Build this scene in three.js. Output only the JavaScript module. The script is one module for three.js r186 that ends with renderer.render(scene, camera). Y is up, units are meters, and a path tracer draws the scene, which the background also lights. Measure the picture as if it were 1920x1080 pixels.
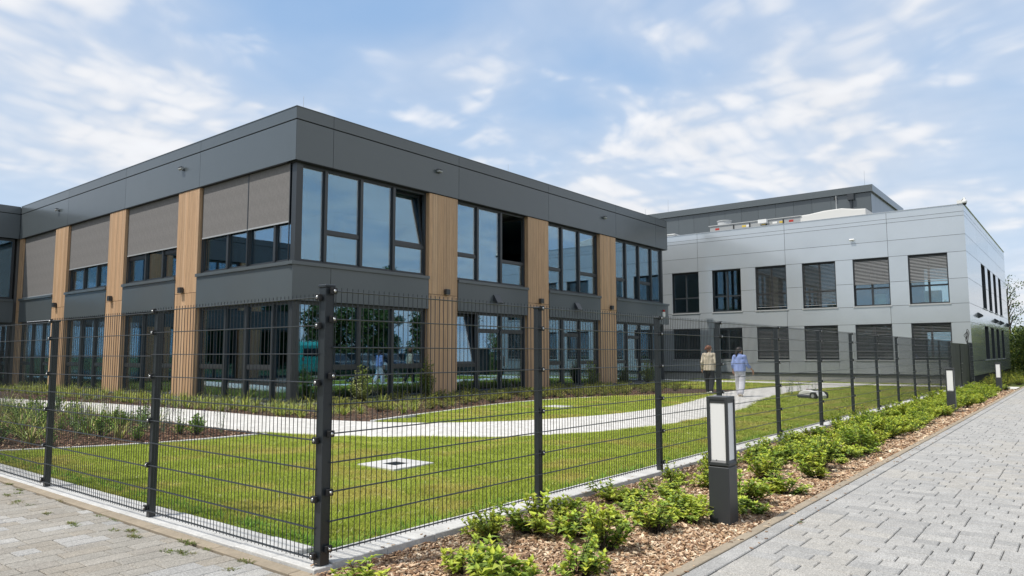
import * as THREE from 'three';
import { mergeGeometries, mergeVertices } from 'three/addons/utils/BufferGeometryUtils.js';
import { RoundedBoxGeometry } from 'three/addons/geometries/RoundedBoxGeometry.js';
import { MarchingCubes } from 'three/addons/objects/MarchingCubes.js';

/* ---------------------------------------------------------------- camera */
const scene = new THREE.Scene();
const camera = new THREE.PerspectiveCamera(43.903, 1920 / 1080, 0.1, 1200);
{
  const yaw = THREE.MathUtils.degToRad(38.687), pitch = THREE.MathUtils.degToRad(5.286), roll = THREE.MathUtils.degToRad(-0.1226);
  const F = new THREE.Vector3(-Math.sin(yaw) * Math.cos(pitch), Math.sin(pitch), -Math.cos(yaw) * Math.cos(pitch));
  const R0 = new THREE.Vector3(Math.cos(yaw), 0, -Math.sin(yaw)), U0 = new THREE.Vector3().crossVectors(R0, F);
  const r = R0.clone().multiplyScalar(Math.cos(roll)).addScaledVector(U0, Math.sin(roll));
  const u = U0.clone().multiplyScalar(Math.cos(roll)).addScaledVector(R0, -Math.sin(roll));
  camera.quaternion.setFromRotationMatrix(new THREE.Matrix4().makeBasis(r, u, F.clone().negate()));
  camera.position.set(4.21, 1.431, 3.143);
}
/* ---------------------------------------------------------------- noise */
function rng(seed) { let a = seed >>> 0; return () => { a = (a + 0x6d2b79f5) | 0; let t = Math.imul(a ^ (a >>> 15), 1 | a); t = (t + Math.imul(t ^ (t >>> 7), 61 | t)) ^ t; return ((t ^ (t >>> 14)) >>> 0) / 4294967296; }; }
const PERM = new Uint8Array(512), VAL = new Float32Array(256);
{ const r = rng(7); const p = [...Array(256).keys()]; for (let i = 255; i > 0; i--) { const j = Math.floor(r() * (i + 1)); [p[i], p[j]] = [p[j], p[i]]; } for (let i = 0; i < 512; i++) PERM[i] = p[i & 255]; for (let i = 0; i < 256; i++) VAL[i] = r(); }
function vn(x, y, px = 256, py = 256) {
  const xi = Math.floor(x), yi = Math.floor(y), fx = x - xi, fy = y - yi;
  const u = fx * fx * fx * (fx * (fx * 6 - 15) + 10), v = fy * fy * fy * (fy * (fy * 6 - 15) + 10);
  const x0 = ((xi % px) + px) % px, x1 = (x0 + 1) % px, y0 = ((yi % py) + py) % py, y1 = (y0 + 1) % py;
  const h = (a, b) => VAL[PERM[(PERM[a & 255] + b) & 511 & 255]];
  const a = h(x0, y0), b = h(x1, y0), c = h(x0, y1), d = h(x1, y1);
  return a + (b - a) * u + (c - a) * v + (a - b - c + d) * u * v;
}
function fbm(x, y, o = 5, px = 256, py = 256) { let s = 0, a = 0.5, n = 0; for (let i = 0; i < o; i++) { s += a * vn(x, y, px, py); n += a; a *= 0.5; x = x * 2 + (px === 256 ? 17.3 : 0); y = y * 2 + (px === 256 ? 9.1 : 0); if (px < 256) { px *= 2; py *= 2; } } return s / n; }
const sm = (a, b, x) => { const t = Math.min(1, Math.max(0, (x - a) / (b - a))); return t * t * (3 - 2 * t); };
const lerp = (a, b, t) => a + (b - a) * t;

/* ---------------------------------------------------------------- sky and sun */
const SKY = [0.35, -0.25];
const SUN = new THREE.Vector3(-0.56, 2.1, 1.0).normalize();
{
  const W = 4096, H = 2048, d = new Float32Array(W * H * 4);
  for (let j = 0; j < H; j++) {
    const el = ((j + 0.5) / H - 0.5) * Math.PI, y = Math.sin(el), c = Math.cos(el);
    if (y < -0.02) { for (let i = 0; i < W; i++) { const o = (j * W + i) * 4; d[o] = 0.36; d[o + 1] = 0.40; d[o + 2] = 0.40; d[o + 3] = 1; } continue; }
    for (let i = 0; i < W; i++) {
      const az = ((i + 0.5) / W - 0.5) * 2 * Math.PI, x = c * Math.cos(az), z = c * Math.sin(az), o = (j * W + i) * 4;
      const yy = Math.max(y, 0.0), t = Math.pow(yy, 0.60);
      let r = lerp(0.56, 0.075, t), g = lerp(0.735, 0.25, t), b = lerp(0.90, 0.595, t);
      const s = Math.max(0, x * SUN.x + y * SUN.y + z * SUN.z), gl = 0.35 * Math.pow(s, 10) + 0.08 * Math.pow(s, 3);
      r += gl; g += gl * 0.97; b += gl * 0.92;
      if (y > 0.0) {
        const k = 1 / (yy + 0.13), px = x * k + SKY[0], pz = z * k + SKY[1];
        const wx = fbm(px * 0.9 + 3.1, pz * 0.9 + 8.2, 4) - 0.5, wz = fbm(px * 0.9 + 11.7, pz * 0.9 + 1.4, 4) - 0.5;
        const ux = px + wx * 0.6, uz = pz + wz * 0.6;
        const cover = fbm(ux * 0.55 + 5.0, uz * 0.55 + 2.0, 4);                 // where the sheet lies
        const mid = fbm(ux * 1.7 + 40.3, uz * 1.7 + 17.1, 5);                   // banks and streaks
        const puff = fbm(ux * 6.4 + wx * 2 + 9.4, uz * 6.4 + wz * 2 + 31.7, 6);  // tufts
        const b1 = Math.abs(2 * vn(px * 7 + wz * 2.5, pz * 7 + wx * 2.5) - 1), b2 = Math.abs(2 * vn(px * 15 + 7, pz * 15 + 3) - 1), grain = 0.66 * puff + 0.22 * b1 + 0.12 * b2 + 0.03;
        const veil = sm(0.36, 0.62, cover * 0.7 + mid * 0.35) * 0.66;
        const body = sm(0.485, 0.625, cover * 0.40 + mid * 0.27 + grain * 0.36) * 0.95;
        const low = 0.58 * Math.exp(-yy * 6.0);
        const m = 1 - (1 - veil * (0.68 + 0.7 * (grain - 0.35))) * (1 - body) * (1 - low);
        const shade = 0.93 + 0.22 * (grain - 0.5) - 0.06 * sm(0.55, 0.75, cover);
        r = lerp(r, 0.86 * shade, m); g = lerp(g, 0.875 * shade, m); b = lerp(b, 0.91 * shade, m);
      } else { r = 0.36; g = 0.40; b = 0.40; }
      d[o] = r; d[o + 1] = g; d[o + 2] = b; d[o + 3] = 1;
    }
  }
  const t = new THREE.DataTexture(d, W, H, THREE.RGBAFormat, THREE.FloatType);
  t.mapping = THREE.EquirectangularReflectionMapping; t.magFilter = t.minFilter = THREE.LinearFilter; t.needsUpdate = true;
  scene.background = t; scene.environment = t;
}
const sun = new THREE.DirectionalLight(new THREE.Color(1.0, 0.955, 0.88), 3.9);
sun.position.copy(SUN).multiplyScalar(80).add(new THREE.Vector3(-10, 0, -18)); sun.target.position.set(-10, 0, -18);
sun.castShadow = true; sun.shadow.radius = 1.4; sun.shadow.mapSize.set(4096, 4096);
Object.assign(sun.shadow.camera, { left: -45, right: 45, top: 45, bottom: -45, near: 5, far: 180 });
scene.add(sun, sun.target);
const renderer = new THREE.WebGLRenderer({ antialias: true });
renderer.toneMapping = THREE.LinearToneMapping; renderer.toneMappingExposure = 1.08;
renderer.shadowMap.enabled = true; renderer.setSize(1024, 576);

/* ---------------------------------------------------------------- helpers */
const taken = new Map();
function numbered(n) { const k = taken.get(n) ?? 0; taken.set(n, k + 1); return k ? n + '_' + String(k).padStart(3, '0') : n; }
function shadowed(o) { o.castShadow = o.receiveShadow = true; return o; }
function tag(o, label, category, group) { o.userData.label = label; o.userData.category = category; if (group) o.userData.group = group; return o; }
function thing(name, label, category, pos = [0, 0, 0], turn = 0, group) { const o = new THREE.Group(); o.name = numbered(name); o.position.set(...pos); o.rotation.y = turn; tag(o, label, category, group); scene.add(o); return o; }
function part(parent, name, geo, mat) { const m = shadowed(new THREE.Mesh(Array.isArray(geo) ? (geo.length > 1 ? mergeGeometries(geo.map((g) => (g.index ? g.toNonIndexed() : g))) : geo[0]) : geo, mat)); m.name = parent === scene ? numbered(name) : name; parent.add(m); return m; }
function setting(name, geo, mat) { const m = part(scene, name, geo, mat); m.userData.kind = 'structure'; return m; }
function copyOf(src, pos, turn, scale, label, group) { const c = src.clone(); c.name = numbered(src.name.replace(/_\d{3}$/, '')); c.position.set(...pos); c.rotation.y = turn; c.scale.set(scale[0], scale[1], scale[2]); c.userData = { ...src.userData }; if (label) c.userData.label = label; if (group) c.userData.group = group; scene.add(c); return c; }
function metreUV(g, ou = 0, ov = 0) {
  const p = g.attributes.position, n = g.attributes.normal, uv = new Float32Array(p.count * 2);
  for (let i = 0; i < p.count; i++) { const ax = Math.abs(n.getX(i)), ay = Math.abs(n.getY(i)), az = Math.abs(n.getZ(i)); let a, b; if (ay >= ax && ay >= az) { a = p.getX(i); b = p.getZ(i); } else if (ax >= az) { a = p.getZ(i); b = p.getY(i); } else { a = p.getX(i); b = p.getY(i); } uv[i * 2] = a + ou; uv[i * 2 + 1] = b + ov; }
  g.setAttribute('uv', new THREE.BufferAttribute(uv, 2)); return g;
}
let uvSeed = rng(99);
function bx(x0, x1, y0, y1, z0, z1, fresh = false) { const g = new THREE.BoxGeometry(Math.abs(x1 - x0), Math.abs(y1 - y0), Math.abs(z1 - z0)); g.translate((x0 + x1) / 2, (y0 + y1) / 2, (z0 + z1) / 2); return metreUV(g, fresh ? uvSeed() * 9 : 0, fresh ? uvSeed() * 9 : 0); }
function rbx(w, h, d, r, x = 0, y = 0, z = 0, seg = 2) { return new RoundedBoxGeometry(w, h, d, seg, r).translate(x, y, z); }
function cyl(r0, r1, h, seg, x = 0, y = 0, z = 0) { return new THREE.CylinderGeometry(r1, r0, h, seg).translate(x, y + h / 2, z); }
function rod(a, b, r0, r1 = r0, seg = 6) { const A = new THREE.Vector3(...a), B = new THREE.Vector3(...b), d = B.clone().sub(A), g = new THREE.CylinderGeometry(r1, r0, d.length(), seg); g.applyQuaternion(new THREE.Quaternion().setFromUnitVectors(new THREE.Vector3(0, 1, 0), d.normalize())); return g.translate((A.x + B.x) / 2, (A.y + B.y) / 2, (A.z + B.z) / 2); }
function sheet(pts, y, hole) { const s = new THREE.Shape(pts.map(([x, z]) => new THREE.Vector2(x, -z))); if (hole) s.holes.push(new THREE.Path(hole.map(([x, z]) => new THREE.Vector2(x, -z)))); const g = new THREE.ShapeGeometry(s); g.rotateX(-Math.PI / 2); g.translate(0, y, 0); return metreUV(g); }
function inside(pts, x, z) { let c = false; for (let i = 0, j = pts.length - 1; i < pts.length; j = i++) { const [xi, zi] = pts[i], [xj, zj] = pts[j]; if ((zi > z) !== (zj > z) && x < ((xj - xi) * (z - zi)) / (zj - zi) + xi) c = !c; } return c; }
const toS = (v) => Math.round(255 * Math.min(1, Math.max(0, v <= 0.0031308 ? v * 12.92 : 1.055 * Math.pow(v, 1 / 2.4) - 0.055)));
function tex(w, h, fn, rx = 1, ry = 1, srgb = true) {
  const d = new Uint8Array(w * h * 4);
  for (let j = 0; j < h; j++) for (let i = 0; i < w; i++) { const c = fn(i / w, j / h), o = (j * w + i) * 4; if (srgb) { d[o] = toS(c[0]); d[o + 1] = toS(c[1]); d[o + 2] = toS(c[2]); } else d[o] = d[o + 1] = d[o + 2] = Math.round(255 * Math.min(1, Math.max(0, c[0]))); d[o + 3] = 255; }
  const t = new THREE.DataTexture(d, w, h, THREE.RGBAFormat); t.wrapS = t.wrapT = THREE.RepeatWrapping; t.magFilter = THREE.LinearFilter; t.minFilter = THREE.LinearMipmapLinearFilter; t.generateMipmaps = true; t.repeat.set(rx, ry); if (srgb) t.colorSpace = THREE.SRGBColorSpace; t.needsUpdate = true; return t;
}
const lin = (r, g, b) => new THREE.Color().setRGB(r, g, b);
const std = (c, rough, o = {}) => new THREE.MeshStandardMaterial({ color: lin(...c), roughness: rough, ...o });
const phy = (c, rough, o = {}) => new THREE.MeshPhysicalMaterial({ color: lin(...c), roughness: rough, ...o });

/* ---------------------------------------------------------------- textures and materials */
const graniteT = (() => { const r = rng(3), n = 512, f = new Float32Array(n * n); for (let i = 0; i < n * n; i++) f[i] = r(); return tex(n, n, (u, v) => { const i = Math.floor(u * n), j = Math.floor(v * n), a = f[j * n + i], b = f[((j >> 1) % n) * n + (i >> 1)], c = f[((j >> 2) + 100) * n + (i >> 2) + 50]; let k = 0.64 + 0.34 * (b - 0.5) + 0.26 * (a - 0.5) + 0.34 * (c - 0.5); if (b > 0.88) k -= 0.28; if (c > 0.90) k -= 0.22; if (c < 0.08) k += 0.20; k *= 0.86 + 0.28 * fbm(u * 6, v * 6, 4, 6, 6); return [k, k * 0.985, k * 0.955]; }, 1 / 0.9, 1 / 0.9); })();
const concreteT = tex(512, 512, (u, v) => { const k = 0.72 + 0.22 * (fbm(u * 64, v * 64, 3, 64, 64) - 0.5) + 0.25 * (fbm(u * 5, v * 5, 5, 5, 5) - 0.5); return [k, k * 0.99, k * 0.965]; });
const woodT = tex(512, 1024, (u, v) => {
  const strip = Math.floor(u * 24), off = VAL[(strip * 37) & 255] * 7;
  const g1 = fbm(u * 90, v * 5 + off, 4, 90, 128), g2 = fbm(u * 260, v * 9 + off, 3, 256, 256), tone = VAL[(strip * 11 + 5) & 255];
  let k = 0.66 + 0.42 * (g1 - 0.5) + 0.30 * (g2 - 0.5) + 0.20 * (tone - 0.5);
  const dark = sm(0.66, 0.80, g1) * 0.16; k -= dark;
  return [k * 0.80, k * 0.525, k * 0.315];
}, 1 / 1.2, 1 / 3.0);
const fabricT = tex(256, 256, (u, v) => { const k = 0.60 + 0.07 * Math.sin(u * Math.PI * 2 * 64) + 0.07 * Math.sin(v * Math.PI * 2 * 64) + 0.16 * (fbm(u * 8, v * 8, 4, 8, 8) - 0.5); return [k, k * 0.96, k * 0.945]; }, 2, 2);
const soilT = tex(512, 512, (u, v) => { const k = fbm(u * 40, v * 40, 4, 40, 40), l = fbm(u * 6, v * 6, 4, 6, 6); const m = 0.35 + 0.9 * (k - 0.25) * 0.9 + 0.3 * (l - 0.5); return [0.17 * m, 0.105 * m, 0.065 * m]; }, 0.6, 0.6);
const turfT = tex(1024, 1024, (u, v) => { const k = fbm(u * 120, v * 120, 3, 120, 120), l = fbm(u * 7, v * 7, 5, 7, 7), dry = sm(0.56, 0.72, fbm(u * 5 + 0.0, v * 5, 5, 5, 5)); const m = 0.55 + 0.9 * (k - 0.5) + 0.5 * (l - 0.5); return [lerp(0.17, 0.23, dry) * m, lerp(0.22, 0.235, dry) * m, lerp(0.03, 0.055, dry) * m]; }, 0.22, 0.22);
const dustT = tex(512, 512, (u, v) => { const k = 0.95 + 0.07 * (fbm(u * 4, v * 4, 3, 4, 4) - 0.5); return [k, k, k]; }, 0.28, 0.28);
const roughT = tex(512, 512, (u, v) => [0.86 + 0.22 * (fbm(u * 7, v * 7, 6, 7, 7) - 0.5), 0, 0], 0.37, 0.37, false);
const noiseBump = tex(512, 512, (u, v) => [fbm(u * 90, v * 90, 4, 90, 90), 0, 0], 1, 1, false);

const waveT = tex(256, 256, (u, v) => [fbm(u * 3, v * 3, 2, 3, 3), 0, 0], 0.30, 0.30, false);
const M = {
  turf: std([1, 1, 1], 1, { map: turfT, bumpMap: noiseBump, bumpScale: 0.02 }),
  soil: std([1, 1, 1], 1, { map: soilT, bumpMap: noiseBump, bumpScale: 0.03 }),
  mulchBase: std([1.5, 1.4, 1.3], 1, { map: soilT, bumpMap: noiseBump, bumpScale: 0.03 }),
  sand: std([0.44, 0.37, 0.28], 1, { map: concreteT }),
  joint: std([0.10, 0.095, 0.085], 1),
  kerb: std([0.74, 0.74, 0.73], 0.9, { map: concreteT, bumpMap: noiseBump, bumpScale: 0.002 }),
  kerb2: std([0.68, 0.68, 0.67], 0.9, { map: concreteT, bumpMap: noiseBump, bumpScale: 0.002 }),
  fence: phy([0.021, 0.026, 0.031], 0.42, { roughnessMap: roughT, clearcoat: 0.2, clearcoatRoughness: 0.3 }),
  steel: std([0.62, 0.62, 0.61], 0.3, { metalness: 1 }),
  black: std([0.012, 0.012, 0.013], 0.5),
  anth: phy([0.094, 0.110, 0.118], 0.30, { map: dustT, bumpMap: waveT, bumpScale: 0.006, clearcoat: 0.3, clearcoatRoughness: 0.12 }),
  anthB: phy([0.088, 0.103, 0.111], 0.32, { map: dustT, bumpMap: waveT, bumpScale: 0.006, clearcoat: 0.3, clearcoatRoughness: 0.12 }),
  frameDust: phy([0.040, 0.044, 0.048], 0.5, { map: dustT, roughnessMap: roughT }),
  backing: std([0.012, 0.013, 0.014], 0.8),
  frame: phy([0.032, 0.037, 0.042], 0.4, { clearcoat: 0.2, clearcoatRoughness: 0.3 }),
  wood: [[1, 1, 1], [0.90, 0.875, 0.84], [0.97, 0.93, 0.885], [0.83, 0.81, 0.785]].map((c) => std(c, 0.62, { map: woodT })),
  fabric: std([0.30, 0.298, 0.296], 0.95, { map: fabricT }),
  glass: phy([0.66, 0.78, 0.80], 0.0, { transmission: 1, thickness: 0, ior: 2.0, bumpMap: waveT, bumpScale: 0.0012 }),
  glassIn: phy([0.42, 0.72, 1.0], 0.0, { metalness: 1, transparent: true, opacity: 0.68, bumpMap: waveT, bumpScale: 0.0012 }),
  glassSoft: phy([0.55, 0.72, 0.90], 0.0, { metalness: 1, transparent: true, opacity: 0.22 }),
  inner: std([0.16, 0.155, 0.15], 0.9), innerFloor: std([0.10, 0.095, 0.09], 0.6), ceil: std([0.32, 0.32, 0.315], 0.9),
  curtain: phy([0.62, 0.68, 0.66], 0.95, { transmission: 0.25, thickness: 0 }),
  curtainTeal: phy([0.22, 0.36, 0.33], 0.95, { transmission: 0.2, thickness: 0 }),
  silver: phy([0.585, 0.625, 0.655], 0.20, { metalness: 0.5, map: dustT, bumpMap: waveT, bumpScale: 0.004, clearcoat: 0.5, clearcoatRoughness: 0.05 }),
  silverB: phy([0.57, 0.61, 0.64], 0.22, { metalness: 0.5, map: dustT, bumpMap: waveT, bumpScale: 0.004, clearcoat: 0.5, clearcoatRoughness: 0.06 }),
  sill: std([0.46, 0.47, 0.47], 0.4, { metalness: 0.3 }),
  slat: std([0.30, 0.305, 0.31], 0.5, { metalness: 0.2 }),
  white: std([0.74, 0.74, 0.72], 0.5), offwhite: std([0.66, 0.65, 0.62], 0.7), grey: std([0.34, 0.35, 0.35], 0.55), red: std([0.42, 0.03, 0.02], 0.5), yellow: std([0.62, 0.45, 0.08], 0.6),
  diffuser: phy([0.80, 0.80, 0.79], 0.35),
  rubber: std([0.02, 0.02, 0.02], 0.9),
  asphalt: std([0.06, 0.06, 0.062], 0.95, { bumpMap: noiseBump, bumpScale: 0.01 }),
  gravel: std([0.10, 0.10, 0.105], 0.95, { bumpMap: noiseBump, bumpScale: 0.03 }),
  bark: std([0.085, 0.065, 0.048], 0.95, { bumpMap: noiseBump, bumpScale: 0.02 }),
  leaf: phy([1, 1, 1], 0.72, { vertexColors: true, transmission: 0.30, thickness: 0, side: THREE.DoubleSide, specularIntensity: 0.6 }),
  leafSolid: std([1, 1, 1], 0.75, { vertexColors: true, side: THREE.DoubleSide }),
  petal: std([1, 1, 1], 0.8, { vertexColors: true, side: THREE.DoubleSide }),
  blade: phy([1, 1, 1], 0.8, { transmission: 0.30, thickness: 0, side: THREE.DoubleSide, specularIntensity: 0.4 }),
  chip: std([1, 1, 1], 0.9), pebble: std([1, 1, 1], 0.85),
};
/* ---------------------------------------------------------------- outlines of the garden, in metres */
const far = [[-34, -3.6], [-25, -5.1], [-19.5, -6.2], [-13.5, -6.65], [-10.5, -6.75], [-8.3, -7.2], [-6.9, -7.9], [-5.75, -9.3], [-5.05, -11.5], [-4.9, -14], [-5.4, -17.5], [-6.2, -21], [-6.8, -25], [-6.6, -29], [-6, -32.62]];
const near = [[-34, -1.6], [-25, -3.1], [-19, -4.05], [-13.5, -4.57], [-9.7, -4.5], [-7.4, -4.72], [-5.4, -5.71], [-3.9, -7], [-2.95, -9], [-2.7, -12], [-3.05, -16], [-4, -20], [-4.5, -24.5], [-4.3, -29.5], [-3.6, -32.62]];
const curve = (p) => new THREE.CatmullRomCurve3(p.map(([x, z]) => new THREE.Vector3(x, 0, z)));
const farC = curve(far), nearC = curve(near);
const pathAt = (s, t) => { const a = nearC.getPoint(s), b = farC.getPoint(s); return [lerp(a.x, b.x, t), lerp(a.z, b.z, t)]; };
const NS = 160, farLine = [], nearLine = [];
for (let i = 0; i <= NS; i++) { const a = farC.getPoint(i / NS), b = nearC.getPoint(i / NS); farLine.push([a.x, a.z]); nearLine.push([b.x, b.z]); }
const pathPoly = [...farLine, ...nearLine.slice().reverse()];
const bedCurveP = [[-8.13, -7.32], [-8.5, -8.8], [-8.75, -10.2], [-9.2, -12.2], [-9.4, -14.6], [-8.9, -17.6], [-7.8, -20], [-6.62, -22.2]];
const bedCurve = (() => { const c = curve(bedCurveP), o = []; for (let i = 0; i <= 60; i++) { const p = c.getPoint(i / 60); o.push([p.x, p.z]); } return o; })();
const facadeBed = [...farLine.filter(([x, z]) => x > -33 && x < -8.2), ...bedCurve.slice(1), ...farLine.filter(([, z]) => z < -22.4 && z > -25.4), [-6.75, -25.5], [-13.9, -25.5], [-13.9, -9.0], [-33, -9.0]];
const flowerBed = [[-8.95, -0.4], [-7.9, -2.5], [-7.72, -4.55], ...nearLine.filter(([x]) => x < -8.0 && x > -33).reverse(), [-33, -0.4]];
const crossPath = [[-22, -34.5], [1.9, -34.5], [1.9, -32.3], [-22, -32.3]];
const lawnOuter = [[-40, -36], [-0.27, -36], [-0.27, -0.25], [-40, -0.25]];
function onLawn(x, z) { return x < -0.27 && z < -0.28 && z > -35.6 && x > -22 && !inside(pathPoly, x, z) && !inside(facadeBed, x, z) && !inside(flowerBed, x, z) && !inside(crossPath, x, z) && !(x < -13.3 && z < -9) && !(Math.abs(x + 3.08) < 0.38 && Math.abs(z + 3.47) < 0.38) && !(Math.abs(x + 7.4) < 0.34 && Math.abs(z + 13.4) < 0.3); }

/* ---------------------------------------------------------------- ground */
setting('ground', sheet([[-400, -400], [400, -400], [400, 400], [-400, 400]], -0.16), std([0.13, 0.15, 0.05], 1, { map: null }));
setting('lawn', sheet(lawnOuter, -0.06), M.turf);
setting('planting_soil', sheet(facadeBed, -0.045), M.soil);
setting('flower_bed_soil', sheet(flowerBed, -0.045), M.soil);
setting('mulch_bed', sheet([[0.05, 0.30], [1.93, 0.30], [1.93, -32.6], [0.05, -32.6]], -0.075), M.mulchBase);
setting('verge', sheet([[0.05, -34.3], [2.0, -34.3], [2.4, -75], [-0.3, -75], [0.05, -40]], -0.06), M.turf);
setting('gravel_strip', [sheet([[-14.05, -9.2], [-13.5, -8.65], [-13.5, -33.5], [-14.05, -33.5]], -0.035), sheet([[-37, -9.2], [-37, -8.7], [-13.52, -8.68], [-14.05, -9.2]], -0.035)], M.gravel);
setting('car_park', sheet([[10.6, 6], [26, 6], [26, -70], [10.6, -70]], -0.10), M.asphalt);
setting('roadside_lawn', sheet([[8.02, 6], [10.45, 6], [10.45, -70], [8.02, -70]], -0.07), M.turf);

/* ---- pavers: the largest in view as single stones, the rest joined */
const paverTones = [[0.59, 0.585, 0.572], [0.565, 0.563, 0.553], [0.625, 0.617, 0.598], [0.58, 0.573, 0.558], [0.525, 0.523, 0.515], [0.605, 0.588, 0.555]];
const sandTones = [[0.50, 0.47, 0.42], [0.48, 0.455, 0.41], [0.525, 0.495, 0.445], [0.485, 0.445, 0.385], [0.455, 0.425, 0.38], [0.51, 0.485, 0.44]];
const paleTones = [[0.86, 0.84, 0.80], [0.82, 0.80, 0.765], [0.89, 0.87, 0.835], [0.80, 0.78, 0.74]];
const mkPav = (t) => t.map((c) => std(c, 0.88, { map: graniteT, bumpMap: graniteT, bumpScale: 0.0012 }));
const paverM = mkPav(paverTones), sandM = mkPav(sandTones);
const paleM = paleTones.map((c) => std(c, 0.9, { map: concreteT }));
const paverVC = std([1, 1, 1], 0.88, { map: graniteT, bumpMap: graniteT, bumpScale: 0.0012, vertexColors: true });
const paleVC = std([1, 1, 1], 0.9, { map: concreteT, vertexColors: true });
function stoneGeo(q, y0, y1, ch, u = 0, v = 0) { // q: four corners [x, z] of a stone, chamfered round its top
  const cx = (q[0][0] + q[1][0] + q[2][0] + q[3][0]) / 4, cz = (q[0][1] + q[1][1] + q[2][1] + q[3][1]) / 4, P = [], N = [];
  const ins = q.map(([x, z]) => { const dx = cx - x, dz = cz - z; return [x + Math.sign(dx) * Math.min(ch, Math.abs(dx)), z + Math.sign(dz) * Math.min(ch, Math.abs(dz))]; });
  const top = ins.map(([x, z]) => [x, y1, z]), mid = q.map(([x, z]) => [x, y1 - ch, z]), low = q.map(([x, z]) => [x, y0, z]);
  const tri = (a, b, c) => { const e = new THREE.Vector3(b[0] - a[0], b[1] - a[1], b[2] - a[2]), f = new THREE.Vector3(c[0] - a[0], c[1] - a[1], c[2] - a[2]), n = e.cross(f).normalize(); P.push(...a, ...b, ...c); for (let i = 0; i < 3; i++) N.push(n.x, n.y, n.z); };
  const area = (q[1][0] - q[0][0]) * (q[2][1] - q[0][1]) - (q[2][0] - q[0][0]) * (q[1][1] - q[0][1]);
  const quad = (a, b, c, d) => { if (area < 0) { tri(a, b, c); tri(a, c, d); } else { tri(a, c, b); tri(a, d, c); } };
  quad(top[0], top[1], top[2], top[3]);
  for (let i = 0; i < 4; i++) { const j = (i + 1) % 4; quad(mid[i], mid[j], top[j], top[i]); quad(low[i], low[j], mid[j], mid[i]); }
  const g = new THREE.BufferGeometry(); g.setAttribute('position', new THREE.Float32BufferAttribute(P, 3)); g.setAttribute('normal', new THREE.Float32BufferAttribute(N, 3)); return metreUV(g, u, v);
}
function tinted(g, c) { const n = g.attributes.position.count, a = new Float32Array(n * 3); for (let i = 0; i < n; i++) { a[i * 3] = c[0]; a[i * 3 + 1] = c[1]; a[i * 3 + 2] = c[2]; } g.setAttribute('color', new THREE.BufferAttribute(a, 3)); return g; }
function layStones(base, stones, mats, tones, vcMat, name, most) { // stones: {q, y0, y1, tone, near}
  stones.sort((a, b) => a.near - b.near);
  const rest = [];
  stones.forEach((s, i) => {
    if (i < most) { part(base, name, stoneGeo(s.q, s.y0, s.y1, 0.006, s.u, s.v), mats[s.tone]); } else rest.push(tinted(stoneGeo(s.q, s.y0, s.y1, 0.006, s.u, s.v), tones[s.tone]));
  });
  if (rest.length) { const m = part(base, name + '_field', mergeGeometries(rest), vcMat); m.userData.kind = 'stuff'; }
}
const camX = 4.21, camZ = 3.14;
{ // road of grey granite-faced stones to the right: courses run across it
  const r = rng(21), base = setting('paved_walkway', sheet([[1.93, 6], [8.02, 6], [8.02, -36], [1.93, -36]], -0.055), M.joint);
  const stones = [], W = 0.165, ends = [0.165, 0.245, 0.325];
  for (let z = 4.0, row = 0; z > -35.9; z -= W, row++) {
    let x = 2.165 - (row % 2 ? 0.07 : 0);
    const border = row % 2 === 0;
    if (border) stones.push({ q: [[2.03, z], [2.158, z], [2.158, z - W * 2 + 0.006], [2.03, z - W * 2 + 0.006]], y0: -0.06, y1: -0.03 + (r() - 0.5) * 0.003, tone: Math.floor(r() * 5), u: r() * 5, v: r() * 5 });
    x = 2.168;
    while (x < 7.9) {
      const L = ends[Math.floor(r() * 3)], x1 = Math.min(x + L, 7.95), g = 0.0022 + r() * 0.002, pick = r(), px = vn(x * 0.9 + 4, z * 0.9);
      const tone = px > 0.62 && pick < 0.7 ? 5 : pick < 0.34 ? 0 : pick < 0.55 ? 1 : pick < 0.72 ? 2 : pick < 0.88 ? 3 : 4;
      stones.push({ q: [[x + g, z - g * 0.6], [x1 - g, z - g * 0.6], [x1 - g, z - W + g * 0.6], [x + g, z - W + g * 0.6]], y0: -0.06, y1: -0.03 + (r() - 0.5) * 0.004, tone, u: r() * 5, v: r() * 5 });
      x = x1;
    }
  }
  for (const s of stones) { const dx = s.q[0][0] - camX, dz = s.q[0][1] - camZ, dd = dx * dx + dz * dz; const vis = s.q[0][1] < -0.9 && s.q[0][0] < 4.3 - 0.035 * (camZ - s.q[0][1]) && s.q[0][0] > 2 ? 0 : 1000; s.near = dd + vis; }
  layStones(base, stones, paverM, paverTones, paverVC, 'paver', 300);
}
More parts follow.
